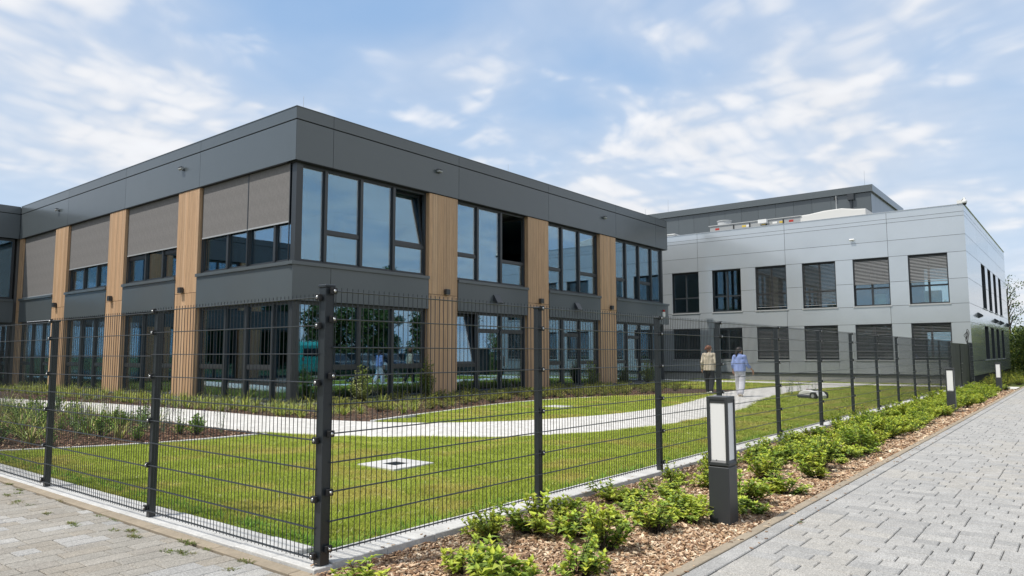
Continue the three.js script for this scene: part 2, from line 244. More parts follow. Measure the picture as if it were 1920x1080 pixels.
{ // beige worn pavement to the left of the fence corner: courses run towards the fence
  const r = rng(22), base = setting('paved_forecourt', sheet([[-40, 0.225], [1.9, 0.225], [1.9, 7], [-40, 7]], -0.062), M.joint), stones = [], W = 0.165, ends = [0.165, 0.245, 0.325];
  for (let x = 0.0; x > -11; x -= W) {
    let z = 0.232 + r() * 0.03; let first = true;
    while (z < 4.2) { const L = ends[Math.floor(r() * 3)] * (first ? 0.4 + r() * 0.6 : 1), z1 = z + L, g = 0.002 + r() * 0.0022; first = false; const a = fbm(x * 0.5, z * 0.5 + 9, 3), pick = r();
      const sandy = a + (0.9 - z) * 0.14 + (r() - 0.5) * 0.3 > 0.34; const tone = Math.floor(pick * 6);
      stones.push({ q: [[x - g * 0.6, z + g], [x - g * 0.6, z1 - g], [x - W + g * 0.6, z1 - g], [x - W + g * 0.6, z + g]], y0: -0.07, y1: -0.035 + (r() - 0.5) * 0.004, tone: tone + (sandy ? 6 : 0), u: r() * 5, v: r() * 5 }); z = z1; }
  }
  for (const s of stones) { const x = s.q[0][0], z = s.q[0][1], dx = x - camX, dz = z - camZ; s.near = dx * dx + dz * dz + (z < 0.2 - (x + 0.1) * 0.36 && x < -0.3 && x > -7 ? 0 : 1000); }
  layStones(base, stones, [...paverM, ...sandM], [...paverTones, ...sandTones], paverVC, 'paver', 300);
}
{ // pale winding garden path
  const r = rng(23), base = setting('garden_path', sheet(pathPoly, -0.05), M.kerb2), stones = [], len = nearC.getLength();
  const n = Math.round(len / 0.2), across = 11;
  for (let i = 0; i < n; i++) for (let k = 0; k < across; k++) {
    const o = (k % 2) * 0.5, s0 = Math.min(1, (i + o) / n), s1 = Math.min(1, (i + 1 + o) / n); if (s1 <= s0) continue; const e = 0.012, t0 = k / across, t1 = (k + 1) / across, ds = (s1 - s0) * 0.012;
    const q = [pathAt(s0 + ds, t0 + e / 11), pathAt(s1 - ds, t0 + e / 11), pathAt(s1 - ds, t1 - e / 11), pathAt(s0 + ds, t1 - e / 11)], c = q[0];
    stones.push({ q, y0: -0.055, y1: -0.03 + (r() - 0.5) * 0.003, tone: Math.floor(r() * 4), u: r() * 3, v: r() * 3, near: (c[0] - camX) ** 2 + (c[1] - camZ) ** 2 });
  }
  layStones(base, stones, paleM, paleTones, paleVC, 'path_paver', 300);
  setting('cross_path', sheet(crossPath, -0.015), paleM[0]);
}
{ // kerb stones under the fence, sandy edging strips, white lawn edging
  const r = rng(24);
  const kr = setting('fence_kerb', bx(-0.20, 0.02, -0.15, -0.03, -32.4, -0.28), M.kerb2);
  for (let z = -0.06, i = 0; z > -32.3; z -= 0.5, i++) part(kr, 'kerb_stone', stoneGeo([[-0.25, z], [0.05, z], [0.05, z - 0.496], [-0.25, z - 0.496]], -0.15, 0.0 + (r() - 0.5) * 0.003, 0.006, r() * 3, r() * 3), r() < 0.6 ? M.kerb : M.kerb2);
  const kl = setting('forecourt_kerb', bx(-14, -0.3, -0.15, -0.05, -0.2, 0.08), M.kerb2);
  for (let x = 0.06, i = 0; x > -14; x -= 0.5, i++) part(kl, 'kerb_stone', stoneGeo([[x, 0.10], [x - 0.496, 0.10], [x - 0.496, i ? -0.26 : -0.055], [x, i ? -0.26 : -0.055]], -0.15, -0.012 - Math.min(0.03, i * 0.004) + (r() - 0.5) * 0.003, 0.006, r() * 3, r() * 3), r() < 0.6 ? M.kerb : M.kerb2);
  const e1 = setting('forecourt_edging', bx(-13.9, 1.92, -0.15, -0.06, 0.125, 0.205), M.sand);
  for (let x = 1.93; x > -13.5; x -= 1.0) part(e1, 'edging_stone', stoneGeo([[x, 0.215], [x - 0.994, 0.215], [x - 0.994, 0.11], [x, 0.11]], -0.15, -0.036, 0.005, r() * 3, r() * 3), M.sand);
  const e2 = setting('bed_edging', bx(1.945, 2.01, -0.15, -0.05, -35.9, 0.10), M.sand);
  for (let z = 0.10; z > -35.5; z -= 1.0) part(e2, 'edging_stone', stoneGeo([[1.935, z], [2.022, z], [2.022, z - 0.994], [1.935, z - 0.994]], -0.15, -0.026 + (r() - 0.5) * 0.004, 0.005, r() * 3, r() * 3), M.sand);
  const lineStones = (base, pts, w, y1, mat, step) => { const c = new THREE.CatmullRomCurve3(pts.map(([x, z]) => new THREE.Vector3(x, 0, z))), n = Math.max(1, Math.round(c.getLength() / step)); for (let i = 0; i < n; i++) { const a = c.getPointAt(i / n + 0.002), b = c.getPointAt((i + 1) / n - 0.002), d = b.clone().sub(a).normalize(), nx = -d.z * w / 2, nz = d.x * w / 2; part(base, 'edging_stone', stoneGeo([[a.x + nx, a.z + nz], [b.x + nx, b.z + nz], [b.x - nx, b.z - nz], [a.x - nx, a.z - nz]], -0.15, y1, 0.004, r() * 3, r() * 3), mat); } };
  const e3 = setting('lawn_edging', bx(-8.6, -8.5, -0.14, -0.07, -9, -8.9), M.kerb2);
  lineStones(e3, bedCurveP, 0.11, -0.012, M.kerb, 0.6);
  lineStones(e3, [[-8.98, -0.32], [-7.95, -2.5], [-7.74, -4.5]], 0.09, -0.012, M.kerb, 0.6);
  lineStones(e3, [[-4.5, -22.2], [-3.9, -22.4], [-3.2, -22.5]], 0.07, -0.02, M.kerb, 0.6);
}
/* ---------------------------------------------------------------- facade kit: s runs along a facade, d points out of it */
const XF = -14.15, ZF = -9.32, ZG = -36.64;
const faceX = (x0) => (s0, s1, y0, y1, d0, d1, fresh) => bx(x0 + d0, x0 + d1, y0, y1, -s1, -s0, fresh);       // looks to +x
const faceZ = (z0) => (s0, s1, y0, y1, d0, d1, fresh) => bx(-s1, -s0, y0, y1, z0 + d0, z0 + d1, fresh);       // looks to +z
const FX = faceX(XF), FZ = faceZ(ZF), GZ = faceZ(ZG), GX = faceX(0.02);
function sashPane(win, F, s0, s1, y0, y1, d, name = 'pane') { part(win, name, F(s0, s1, y0, y1, d - 0.004, d), M.glass); part(win, 'inner_pane', F(s0, s1, y0, y1, d - 0.030, d - 0.026), F === GZ || F === GX ? M.glassSoft : M.glassIn); }
// a window band: outer frame, mullions at the given s, rails {pane: [y, ...]}, panes; open: {pane: 'tilt' | 'swing' | 'door'}
function windowBand(bld, F, s0, s1, y0, y1, mull, rails, open = {}, d = -0.22, fw = 0.075) {
  const w = part(bld, 'window', [F(s0, s0 + fw, y0, y1, d - 0.07, d + 0.05), F(s1 - fw, s1, y0, y1, d - 0.07, d + 0.05), F(s0 + fw, s1 - fw, y1 - fw, y1, d - 0.07, d + 0.05), F(s0 + fw, s1 - fw, y0, y0 + fw, d - 0.07, d + 0.05)], M.frame);
  const cuts = [s0 + fw, ...mull.flatMap((m) => [m - 0.055, m + 0.055]), s1 - fw];
  for (const m of mull) part(w, 'mullion', F(m - 0.055, m + 0.055, y0 + fw, y1 - fw, d - 0.07, d + 0.075), M.frame);
  for (let k = 0; k < cuts.length / 2; k++) {
    const a = cuts[2 * k], b = cuts[2 * k + 1], ys = [y0 + fw, ...(rails[k] ?? []).flatMap((y) => [y - 0.055, y + 0.055]), y1 - fw];
    for (const y of rails[k] ?? []) part(w, 'rail', F(a, b, y - 0.055, y + 0.055, d - 0.07, d + 0.035), M.frame);
    for (let j = 0; j < ys.length / 2; j++) {
      const p = ys[2 * j], q = ys[2 * j + 1], how = open[k + '/' + j];
      if (!how) {
        part(w, 'sash', [F(a, a + 0.03, p, q, d - 0.03, d + 0.02), F(b - 0.03, b, p, q, d - 0.03, d + 0.02), F(a + 0.03, b - 0.03, p, p + 0.03, d - 0.03, d + 0.02), F(a + 0.03, b - 0.03, q - 0.03, q, d - 0.03, d + 0.02)], M.frame);
        sashPane(w, F, a + 0.03, b - 0.03, p + 0.03, q - 0.03, d);
      } else { // an open sash hinged at its foot ('tilt') or at its far side ('swing'), drawn about its own hinge
        const W = b - a, Hh = q - p, L = (u0, u1, v0, v1, e0, e1) => bx(e0, e1, v0, v1, -u1, -u0);
        const parts = [L(0, 0.07, 0, Hh, -0.05, 0), L(W - 0.07, W, 0, Hh, -0.05, 0), L(0.07, W - 0.07, 0, 0.07, -0.05, 0), L(0.07, W - 0.07, Hh - 0.07, Hh, -0.05, 0)];
        const s = part(w, 'open_sash', parts, M.frame), g1 = L(0.07, W - 0.07, 0.07, Hh - 0.07, -0.022, -0.018), g2 = L(0.07, W - 0.07, 0.07, Hh - 0.07, -0.044, -0.040);
        const put = (m) => { if (how === 'tilt') { m.position.set(XF + d - 0.005, p + 0.005, -a); m.rotation.z = 0.13; } else { m.position.set(XF + d - 0.01, p, -b); m.rotation.y = -1.45; } };
        if (how === 'swing') for (const g of [...parts, s.geometry, g1, g2]) g.translate(0, 0, W);
        if (how === 'swing') { s.geometry.translate(0, 0, 0); }
        put(s);
        const p1 = part(w, 'pane', g1, M.glass), p2 = part(w, 'inner_pane', g2, M.glassIn); put(p1); put(p2);
      }
    }
  }
  return w;
}
function pleats(parent, F, s0, s1, y0, y1, d, mat, name = 'curtain') { // a hanging curtain with folds
  const n = Math.max(8, Math.round((s1 - s0) / 0.03)), geo = new THREE.PlaneGeometry(s1 - s0, y1 - y0, n, 1), p = geo.attributes.position, out = new Float32Array(p.count * 3);
  const probe = F(0, 1, 0, 1, 0, 1); probe.computeBoundingBox(); const alongZ = F === FX || F === GX;
  for (let i = 0; i < p.count; i++) { const s = s0 + (p.getX(i) + (s1 - s0) / 2), y = (y0 + y1) / 2 + p.getY(i), dd = d + 0.035 * Math.sin(s * 42) + 0.015 * Math.sin(s * 23 + 1); if (alongZ) { out[i * 3] = probe.boundingBox.min.x + dd; out[i * 3 + 1] = y; out[i * 3 + 2] = -s; } else { out[i * 3] = -s; out[i * 3 + 1] = y; out[i * 3 + 2] = probe.boundingBox.min.z + dd; } }
  geo.setAttribute('position', new THREE.BufferAttribute(out, 3)); geo.computeVertexNormals(); return part(parent, name, geo, mat);
}
function timberPillar(bld, F, s0, s1, rnd) { // dark core behind vertical boards, a joint at 3.6 m; boards wrap the two returns
  const core = part(bld, 'timber_pillar', F(s0 + 0.03, s1 - 0.03, -0.06, 7.30, -0.40, -0.035), M.backing), n = 10, w = (s1 - s0) / n;
  for (const [y0, y1] of [[-0.06, 3.592], [3.608, 7.32]]) {
    for (let k = 0; k < n; k++) part(core, 'board', F(s0 + k * w + 0.003, s0 + (k + 1) * w - 0.003, y0, y1, -0.030, -0.006 - rnd() * 0.003, true), M.wood[Math.floor(rnd() * 4)]);
    for (const [a, b] of [[s0, s0 + 0.022], [s1 - 0.022, s1]]) for (let k = 0; k < 2; k++) part(core, 'side_board', F(a, b, y0, y1, -0.215 + k * 0.092, -0.130 + k * 0.092, true), M.wood[Math.floor(rnd() * 4)]);
  }
}
function fasciaRun(bld, F, seams, lo, joint, top, d = 0.02, mats = [M.anth, M.anthB]) {
  for (let i = 0; i + 1 < seams.length; i++) { const a = seams[i] + 0.007, b = seams[i + 1] - 0.007, m = mats[(i * 7 + 1) % 3 ? 0 : 1]; part(bld, 'fascia_panel', F(a, b, lo, joint - 0.020, d - 0.03, d), m); part(bld, 'coping_panel', F(a, b, joint + 0.020, top, d - 0.03, d), m); }
}
/* ---------------------------------------------------------------- the dark two-storey building */
const dark = thing('office_building', 'dark grey two-storey office building with timber pillars and large windows', 'building');
{
  const rnd = rng(31), L = 7.33, J = 8.59, T = 8.98;
  // structure
  part(dark, 'floor_slab', bx(-37.9, XF - 0.42, -0.2, -0.07, -33.55, ZF - 0.42), M.innerFloor);
  part(dark, 'middle_slab', bx(-37.9, XF - 0.30, 3.25, 4.1, -33.55, ZF - 0.30), M.ceil);
  part(dark, 'roof_deck', bx(-60, XF - 0.06, 7.45, 8.6, -33.9, ZF - 0.06), M.ceil);
  part(dark, 'partition_wall', [bx(-20.4, -20.2, -0.05, 7.4, -33.5, -15.4), bx(-37.8, -20.4, -0.05, 7.4, -15.6, -15.4)], M.inner);
  part(dark, 'rear_wall', bx(-37.8, -14.4, -0.2, 7.4, -33.75, -33.55), M.anth);
  // fascia, coping caps and dark backing
  fasciaRun(dark, FX, [9.30, 10.68, 16.53, 22.39, 28.24, 32.55, 33.97], L, J, T);
  fasciaRun(dark, FZ, [14.13, 19.87, 25.80, 31.72, 37.90], L, J, T);
  part(dark, 'fascia_backing', [FX(9.34, 33.95, L + 0.02, T - 0.02, -0.05, -0.013), FZ(14.19, 37.9, L + 0.02, T - 0.02, -0.05, -0.013)], M.backing);
  part(dark, 'coping_cap', [FX(9.285, 34.0, T + 0.002, T + 0.02, -0.40, 0.035), FZ(14.552, 37.9, T + 0.002, T + 0.02, -0.40, 0.035)], M.anth);
  part(dark, 'soffit', [FX(9.38, 33.9, L - 0.03, L - 0.004, -0.42, 0.012), FZ(14.6, 37.9, L - 0.03, L - 0.004, -0.42, 0.012)], M.backing);
  // spandrels with projecting sills
  const spX = [[9.30, 10.69, 0], [10.705, 14.98, 1], [16.54, 20.87, 0], [22.42, 26.70, 1], [28.25, 32.5, 0], [32.515, 33.95, 1]];
  for (const [a, b, k] of spX) part(dark, 'spandrel_panel', FX(a, b, 3.06, 4.13, -0.03, 0.0), k ? M.anth : M.anthB);
  const spZ = [[14.152, 19.86], [21.40, 25.72], [27.27, 31.60], [33.12, 37.45]];
  for (const [a, b] of spZ) part(dark, 'spandrel_panel', FZ(a, b, 3.06, 4.13, -0.03, 0.0), M.anth);
  part(dark, 'spandrel_backing', [FX(9.45, 33.9, 3.1, 4.12, -0.27, -0.035), FZ(14.5, 37.8, 3.1, 4.12, -0.27, -0.035)], M.backing);
  for (const [a, b] of [[9.24, 14.99], [16.53, 20.88], [22.41, 26.71], [28.24, 34.0]]) part(dark, 'window_sill', FX(a, b, 4.13, 4.235, -0.20, 0.055), M.anth);
  for (const [a, b] of [[14.215, 19.88], [21.39, 25.73], [27.26, 31.61], [33.11, 37.46]]) part(dark, 'window_sill', FZ(a, b, 4.13, 4.235, -0.20, 0.055), M.anth);
  // timber pillars
  for (const s of [15.0, 20.89, 26.72]) timberPillar(dark, FX, s, s + 1.5, rnd);
  for (const s of [19.88, 25.74, 31.62, 37.46]) timberPillar(dark, FZ, s, s + (s > 37 ? 0.44 : 1.5), rnd);
  // windows, right side
  const U0 = 4.24, U1 = 7.30;
  windowBand(dark, FX, 9.62, 14.98, U0, U1, [10.57, 12.0, 13.43], { 1: [5.28], 3: [5.28] }, { '3/1': 'tilt' });
  windowBand(dark, FX, 16.52, 20.87, U0, U1, [17.82, 19.27], { 0: [5.25], 2: [5.25] }, { '2/1': 'swing' });
  windowBand(dark, FX, 22.41, 26.70, U0, U1, [23.66, 25.08], { 0: [5.25], 2: [5.25] });
  windowBand(dark, FX, 28.24, 33.45, U0, U1, [29.5, 30.9, 32.3], { 0: [5.25], 2: [5.25] });
  windowBand(dark, FX, 9.62, 14.98, -0.05, 3.06, [10.57, 12.0, 13.43], { 1: [1.03], 3: [1.03] });
  const door = windowBand(dark, FX, 16.52, 20.87, -0.05, 3.06, [17.82, 19.27], { 0: [1.03], 1: [2.35], 2: [2.35] }, { '0/1': 'tilt' });
  for (const y of [0.35, 1.2, 1.55, 2.2]) part(door, 'hinge', FX(19.20, 19.225, y, y + 0.16, -0.145, -0.11), M.steel);
  part(door, 'door_handle', FX(19.42, 19.45, 0.95, 1.35, -0.17, -0.10), M.steel);
  windowBand(dark, FX, 22.41, 26.70, -0.05, 3.06, [23.66, 25.08], { 0: [1.03], 1: [2.30], 2: [1.03] });
  windowBand(dark, FX, 28.24, 33.45, -0.05, 3.06, [29.5, 30.9, 32.3], { 0: [1.03], 1: [2.3], 2: [1.03] });
  // windows, left side
  windowBand(dark, FZ, 14.45, 19.86, U0, U1, [15.4, 16.9, 18.17], { 1: [5.9], 3: [5.9] });
  windowBand(dark, FZ, 21.40, 25.72, U0, U1, [22.75, 24.15], { 0: [5.25], 2: [5.25] });
  windowBand(dark, FZ, 27.27, 31.60, U0, U1, [28.62, 30.0], { 0: [5.25], 2: [5.25] });
  windowBand(dark, FZ, 33.12, 37.45, U0, U1, [34.5, 35.9], { 0: [5.25], 2: [5.25] });
  windowBand(dark, FZ, 14.45, 19.86, -0.05, 3.06, [15.4, 16.9, 18.17], { 1: [1.03], 3: [1.03] });
  windowBand(dark, FZ, 21.40, 25.72, -0.05, 3.06, [22.75, 24.15], { 0: [1.03], 2: [1.03] });
  windowBand(dark, FZ, 27.27, 31.60, -0.05, 3.06, [28.62, 30.0], { 0: [1.03], 2: [1.03] });
  windowBand(dark, FZ, 33.12, 37.45, -0.05, 3.06, [34.5, 35.9], { 0: [1.03], 2: [1.03] });
  // corner posts where the two window bands meet, and at the far end
  for (const [y0, y1] of [[-0.05, 3.06], [4.24, 7.30]]) { part(dark, 'corner_post', bx(XF - 0.36, XF - 0.13, y0, y1, ZF - 0.36, ZF - 0.13), M.frame); part(dark, 'corner_post', bx(XF - 0.36, XF - 0.14, y0, y1, -33.62, -33.46), M.frame); }
  // outside fabric blinds with guide rails
  const blind = (a, b, y) => { const c = part(dark, 'fabric_blind', FZ(a + 0.012, b - 0.012, y + 0.04, 7.30, -0.115, -0.108), M.fabric); part(c, 'weight_bar', FZ(a + 0.01, b - 0.01, y, y + 0.045, -0.125, -0.098), M.sill); for (const s of [a, b]) part(c, 'guide_rail', FZ(s - 0.010, s + 0.010, 4.24, 7.29, -0.13, -0.10), M.frame); };
  blind(14.58, 16.88, 5.46); blind(16.91, 19.78, 5.46); blind(21.46, 25.66, 5.35); blind(27.33, 31.55, 5.25); blind(33.2, 37.4, 4.26);
  // curtains inside
  pleats(dark, FX, 9.75, 10.15, 4.25, 7.25, -0.62, M.curtain); pleats(dark, FX, 9.75, 10.05, 0, 3.05, -0.62, M.curtainTeal);
  pleats(dark, FZ, 14.7, 15.3, 0, 3.05, -0.62, M.curtainTeal); pleats(dark, FZ, 16.0, 16.8, 0, 3.05, -0.62, M.curtainTeal); pleats(dark, FZ, 18.6, 19.7, 0, 3.05, -0.62, M.curtainTeal);
  pleats(dark, FZ, 24.3, 25.5, 0, 3.05, -0.62, M.curtain); pleats(dark, FZ, 30.2, 31.4, 0, 3.05, -0.62, M.curtain);
  pleats(dark, FX, 29.6, 30.3, 0, 3.05, -0.62, M.curtainTeal); pleats(dark, FX, 24.0, 24.4, 0, 3.05, -0.62, M.curtainTeal); pleats(dark, FX, 19.5, 20.7, 0, 3.05, -0.9, M.curtainTeal);
  // the wing that juts out at the far left
  const FW = faceX(-37.9);
  fasciaRun(dark, FW, [-14, -8.2, -2.3, 3.5, 9.29], L, J, T, 0.0);
  part(dark, 'wing_wall', [bx(-60, -38.2, 7.33, 8.97, -9.3, 14.0), bx(-60, -38.2, 3.06, 4.13, -9.3, 14.0), bx(-60, -37.92, 7.4, 8.95, 14.0, 14.03), bx(-38.2, -37.94, 7.36, 8.94, -9.6, 13.9)], M.backing);
  part(dark, 'spandrel_panel', FW(-14, 9.2, 3.06, 4.13, -0.03, 0.0), M.anth); part(dark, 'window_sill', FW(-14, 9.18, 4.13, 4.235, -0.2, 0.05), M.anth);
  for (const w of [[3.4, 9.16], [-2.4, 1.9], [-8.3, -4.0], [-14, -9.9]]) { windowBand(dark, FW, w[0], w[1], U0, U1, [w[0] + 1.4, w[1] - 1.4], {}, {}); windowBand(dark, FW, w[0], w[1], -0.05, 3.06, [w[0] + 1.4, w[1] - 1.4], {}, {}); }
  for (const s of [1.9, -4.0, -9.9]) timberPillar(dark, FW, s, s + 1.5, rnd);
  part(dark, 'wing_interior', [bx(-46, -45.8, -0.05, 7.4, -9.3, 14.0), bx(-46, -38.2, -0.05, 7.4, 13.8, 14.0), bx(-46, -38.2, -0.05, 7.4, -9.5, -9.3)], M.inner);
}
// lightning rods
for (const [x, z, h, lab] of [[-14.6, -9.85, 0.55, 'thin lightning rod at the near roof corner of the dark building'], [-14.6, -20.1, 0.5, 'thin lightning rod halfway along the roof edge of the dark building'], [-14.6, -32.3, 0.5, 'thin lightning rod at the far roof end of the dark building']]) { const t = thing('lightning_rod', lab, 'lightning rod', [x, 8.6, z], 0, 'lightning rods on the dark roof'); part(t, 'rod', cyl(0.012, 0.006, h + 0.4, 6), M.steel); part(t, 'foot', cyl(0.06, 0.04, 0.05, 10), M.grey); }
// up-and-down wall lamps on the pillars
const placesR = ['nearest the building corner', 'in the middle of its row', 'farthest along'], placesL = ['nearest the building corner', 'in the middle of its row', 'at the far left'];
[[15.87, 21.74, 27.64], [20.83, 26.69, 32.58]].forEach((list, side) => list.forEach((s, i) => {
  const t = thing('wall_lamp', (side ? 'sunlit' : 'shaded') + ' black cube wall lamp on the timber pillar ' + (side ? placesL[i] : placesR[i]), 'wall lamp', side ? [-s, 3.61, ZF] : [XF, 3.61, -s], side ? 0 : Math.PI / 2, 'wall lamps on the timber pillars');
  part(t, 'housing', rbx(0.2, 0.2, 0.13, 0.008, 0, 0.11, 0.075), M.frame); part(t, 'mount', bx(-0.05, 0.05, 0.06, 0.16, -0.01, 0.012), M.frame); part(t, 'lens', cyl(0.05, 0.05, 0.012, 12, 0, 0.0, 0.075), M.diffuser);
}));
// small bullet cameras on the fascia
[[0, 15.43, 'on the shaded fascia above the first timber pillar'], [0, 27.1, 'on the shaded fascia above the last timber pillar'], [1, 21.04, 'on the sunlit fascia above the first timber pillar'], [1, 32.8, 'on the sunlit fascia near the left wing']].forEach(([side, s, where]) => {
  const t = thing('fascia_camera', 'small dark bullet camera ' + where, 'camera', side ? [-s, 8.1, ZF + 0.02] : [XF + 0.02, 8.1, -s], side ? 0 : Math.PI / 2, 'bullet cameras on the dark fascia');
  part(t, 'bracket', bx(-0.03, 0.03, 0.0, 0.08, -0.005, 0.05), M.frame); const g = new THREE.CylinderGeometry(0.05, 0.05, 0.2, 12).rotateZ(Math.PI / 2).translate(-0.04, 0.06, 0.09); part(t, 'body', g, M.grey); part(t, 'hood', bx(-0.16, 0.06, 0.11, 0.125, 0.035, 0.145), M.frame);
});
// ventilation hoods on two spandrels
[[18.76, 'over the glazed double door'], [24.57, 'above the third ground floor window bay']].forEach(([s, where]) => {
  const t = thing('vent_hood', 'wedge-shaped dark vent hood ' + where, 'vent hood', [XF, 3.43, -s], Math.PI / 2, 'vent hoods on the spandrels');
  const sh = new THREE.Shape([[0, 0.10], [0, 0.36], [0.04, 0.36], [0.24, 0.04], [0.22, 0.0]].map(([x, y]) => new THREE.Vector2(x, y))); const g = new THREE.ExtrudeGeometry(sh, { depth: 0.36, bevelEnabled: false }).rotateY(-Math.PI / 2).translate(0.18, 0, 0); part(t, 'hood', g, M.frame);
  for (let k = 0; k < 3; k++) part(t, 'louvre', bx(-0.12 + k * 0.09, -0.08 + k * 0.09, 0.035, 0.05, 0.06, 0.20).translate(0, -0.01, 0.02), M.sill);
});
{ const t = thing('alarm_beacon', 'white alarm box with red flashing lens at the far end of the dark spandrel', 'alarm', [XF, 3.46, -33.3], Math.PI / 2); part(t, 'housing', rbx(0.22, 0.3, 0.09, 0.02, 0, 0.15, 0.046), M.white); part(t, 'lens', rbx(0.16, 0.12, 0.10, 0.04, 0, 0.36, 0.055), M.red); }

/* ---------------------------------------------------------------- the silver building */
const silver = thing('silver_building', 'silver metal panel building with slatted window blinds and dark rooftop block', 'building');
{
  const rnd = rng(41), rowsY = [6.28, 7.1, 8.0, 8.2, 8.55], wl = [], wx = (i) => [0.76 + 2.545 * i, 2.46 + 2.545 * i], NW = 8, END = 30, g = 0.008;
  const mat = () => (rnd() < 0.5 ? M.silver : M.silverB);
  part(silver, 'roof_deck', bx(-END, -0.1, 7.7, 8.15, -58, ZG - 0.12), M.grey);
  part(silver, 'wall_core', [GZ(0.05, END, 6.2, 8.5, -0.30, -0.045), GZ(0.05, END, 2.95, 3.72, -0.30, -0.045), GZ(0.05, END, 0.36, 1.02, -0.30, -0.045), GZ(20.9, END, 1.02, 6.2, -0.30, -0.045)], M.backing);
  for (let i = -1; i < NW; i++) { const a = i < 0 ? 0.05 : wx(i)[1] + 0.02, b = wx(i + 1)[0] - 0.02; part(silver, 'pier_core', [GZ(a, b, 1.02, 2.95, -0.30, -0.045), GZ(a, b, 3.72, 6.2, -0.30, -0.045)], M.backing); }
  part(silver, 'plinth', GZ(-0.02, END, -0.1, 0.34, -0.30, -0.06), std([0.50, 0.50, 0.48], 0.9, { map: concreteT })); part(silver, 'plinth_flashing', GZ(-0.02, END, 0.335, 0.385, -0.04, 0.012), M.frame);
  // bands of long panels
  const seams = [-0.02, 3.33, 8.42, 13.51, 18.6, 23.7, END];
  for (const [y0, y1] of [[2.9, 3.8], [6.28, 7.1], [7.1, 8.0], [8.0, 8.2], [8.2, 8.55]]) for (let k = 0; k + 1 < seams.length; k++) part(silver, 'band_panel', GZ(seams[k] + g, seams[k + 1] - g, y0 + g, y1 - g, -0.03, 0.0), mat());
  // piers between windows and the panels under the ground floor windows
  for (let i = -1; i < NW; i++) { const a = i < 0 ? -0.02 : wx(i)[1], b = wx(i + 1)[0]; for (const [y0, y1] of [[0.39, 2.9], [3.8, 5.0], [5.0, 6.28]]) part(silver, 'pier_panel', GZ(a + (i < 0 ? g : 0), b, y0 + g, y1 - g, -0.03, 0.0), mat()); if (i + 1 < NW) part(silver, 'apron_panel', GZ(b + g, wx(i + 1)[1] - g, 0.39 + g, 1.03, -0.03, -0.001), mat()); }
  part(silver, 'band_panel', GZ(21.12, END, 0.4, 6.27, -0.03, 0.0), M.silver);
  part(silver, 'parapet_cap', [bx(-END, 0.06, 8.552, 8.575, ZG - 0.35, ZG + 0.03), bx(-0.3, 0.06, 8.552, 8.575, -58, ZG - 0.35)], M.silver);
  // windows with blinds: drop is how far down the slats hang (0..1)
  const slats = (parent, F, s0, s1, y1, y0, d, tilt) => { const n = Math.floor((y1 - y0) / 0.072), gs = []; for (let k = 0; k < n; k++) { const gg = F === GZ ? new THREE.BoxGeometry(s1 - s0, 0.004, 0.075).rotateX(tilt).translate(-(s0 + s1) / 2, y1 - 0.04 - k * 0.072, ZG + d) : new THREE.BoxGeometry(0.075, 0.004, s1 - s0).rotateZ(-tilt).translate(0.02 + d, y1 - 0.04 - k * 0.072, -(s0 + s1) / 2); gs.push(gg); } const m = part(parent, 'slat_blind', gs, M.slat); m.userData.kind = 'stuff'; part(parent, 'blind_bottom_rail', F(s0, s1, y0 - 0.03, y0, d - 0.03, d + 0.03), M.slat); for (const s of [s0, s1 - 0.03]) part(parent, 'blind_guide', F(s, s + 0.03, y0 - 0.05, y1, d + 0.038, d + 0.05), M.frame); };
  const silverWindow = (F, s0, s1, y0, y1, rail, drop, tilt, rev = true) => {
    const fw = 0.07, d = -0.19, mid = (s0 + s1) / 2;
    const w = part(silver, 'window', [F(s0, s0 + fw, y0, y1, d - 0.05, d + 0.03), F(s1 - fw, s1, y0, y1, d - 0.05, d + 0.03), F(s0 + fw, s1 - fw, y1 - fw, y1, d - 0.05, d + 0.03), F(s0 + fw, s1 - fw, y0, y0 + fw, d - 0.05, d + 0.03)], M.frame);
    part(w, 'reveal', [F(s0 - 0.018, s0 - 0.001, y0, y1, d - 0.05, -0.004), F(s1 + 0.001, s1 + 0.018, y0, y1, d - 0.05, -0.004), F(s0 - 0.018, s1 + 0.018, y1 + 0.001, y1 + 0.02, d - 0.05, -0.004)], M.frame);
    part(w, 'window_sill', F(s0 - 0.05, s1 + 0.05, y0 - 0.06, y0 - 0.001, d - 0.05, 0.04), M.sill);
    part(w, 'mullion', F(mid - 0.045, mid + 0.045, y0 + fw, y1 - fw, d - 0.05, d + 0.04), M.frame);
    for (const [a, b] of [[s0 + fw, mid - 0.045], [mid + 0.045, s1 - fw]]) { const yr = y0 + rail; part(w, 'rail', F(a, b, yr - 0.04, yr + 0.04, d - 0.05, d + 0.025), M.frame); sashPane(w, F, a, b, y0 + fw, yr - 0.04, d); sashPane(w, F, a, b, yr + 0.04, y1 - fw, d); }
    if (drop > 0) slats(w, F, s0 + 0.02, s1 - 0.02, y1 - 0.02, y1 - (y1 - y0 - 0.1) * drop, -0.085, tilt);
  };
  const dropsUp = [0.56, 0.55, 0.97, 0.97, 0, 0, 0.6, 0.9], dropsLow = [0.97, 0.97, 0.97, 0.97, 0, 0, 0.9, 0.9], tiltUp = [0.75, 0.72, 0.25, 0.2, 0, 0, 0.3, 0.3];
  for (let i = 0; i < NW; i++) { const [a, b] = wx(i); silverWindow(GZ, a, b, 3.84, 6.25, 0.9, dropsUp[i], tiltUp[i]); silverWindow(GZ, a, b, 1.10, 2.87, 0.42, dropsLow[i], 0.25); }
  // the side wall, looking to the walkway
  const sw = [[42.6, 44.5], [45.8, 47.5], [48.9, 50.6], [52.2, 53.9]];
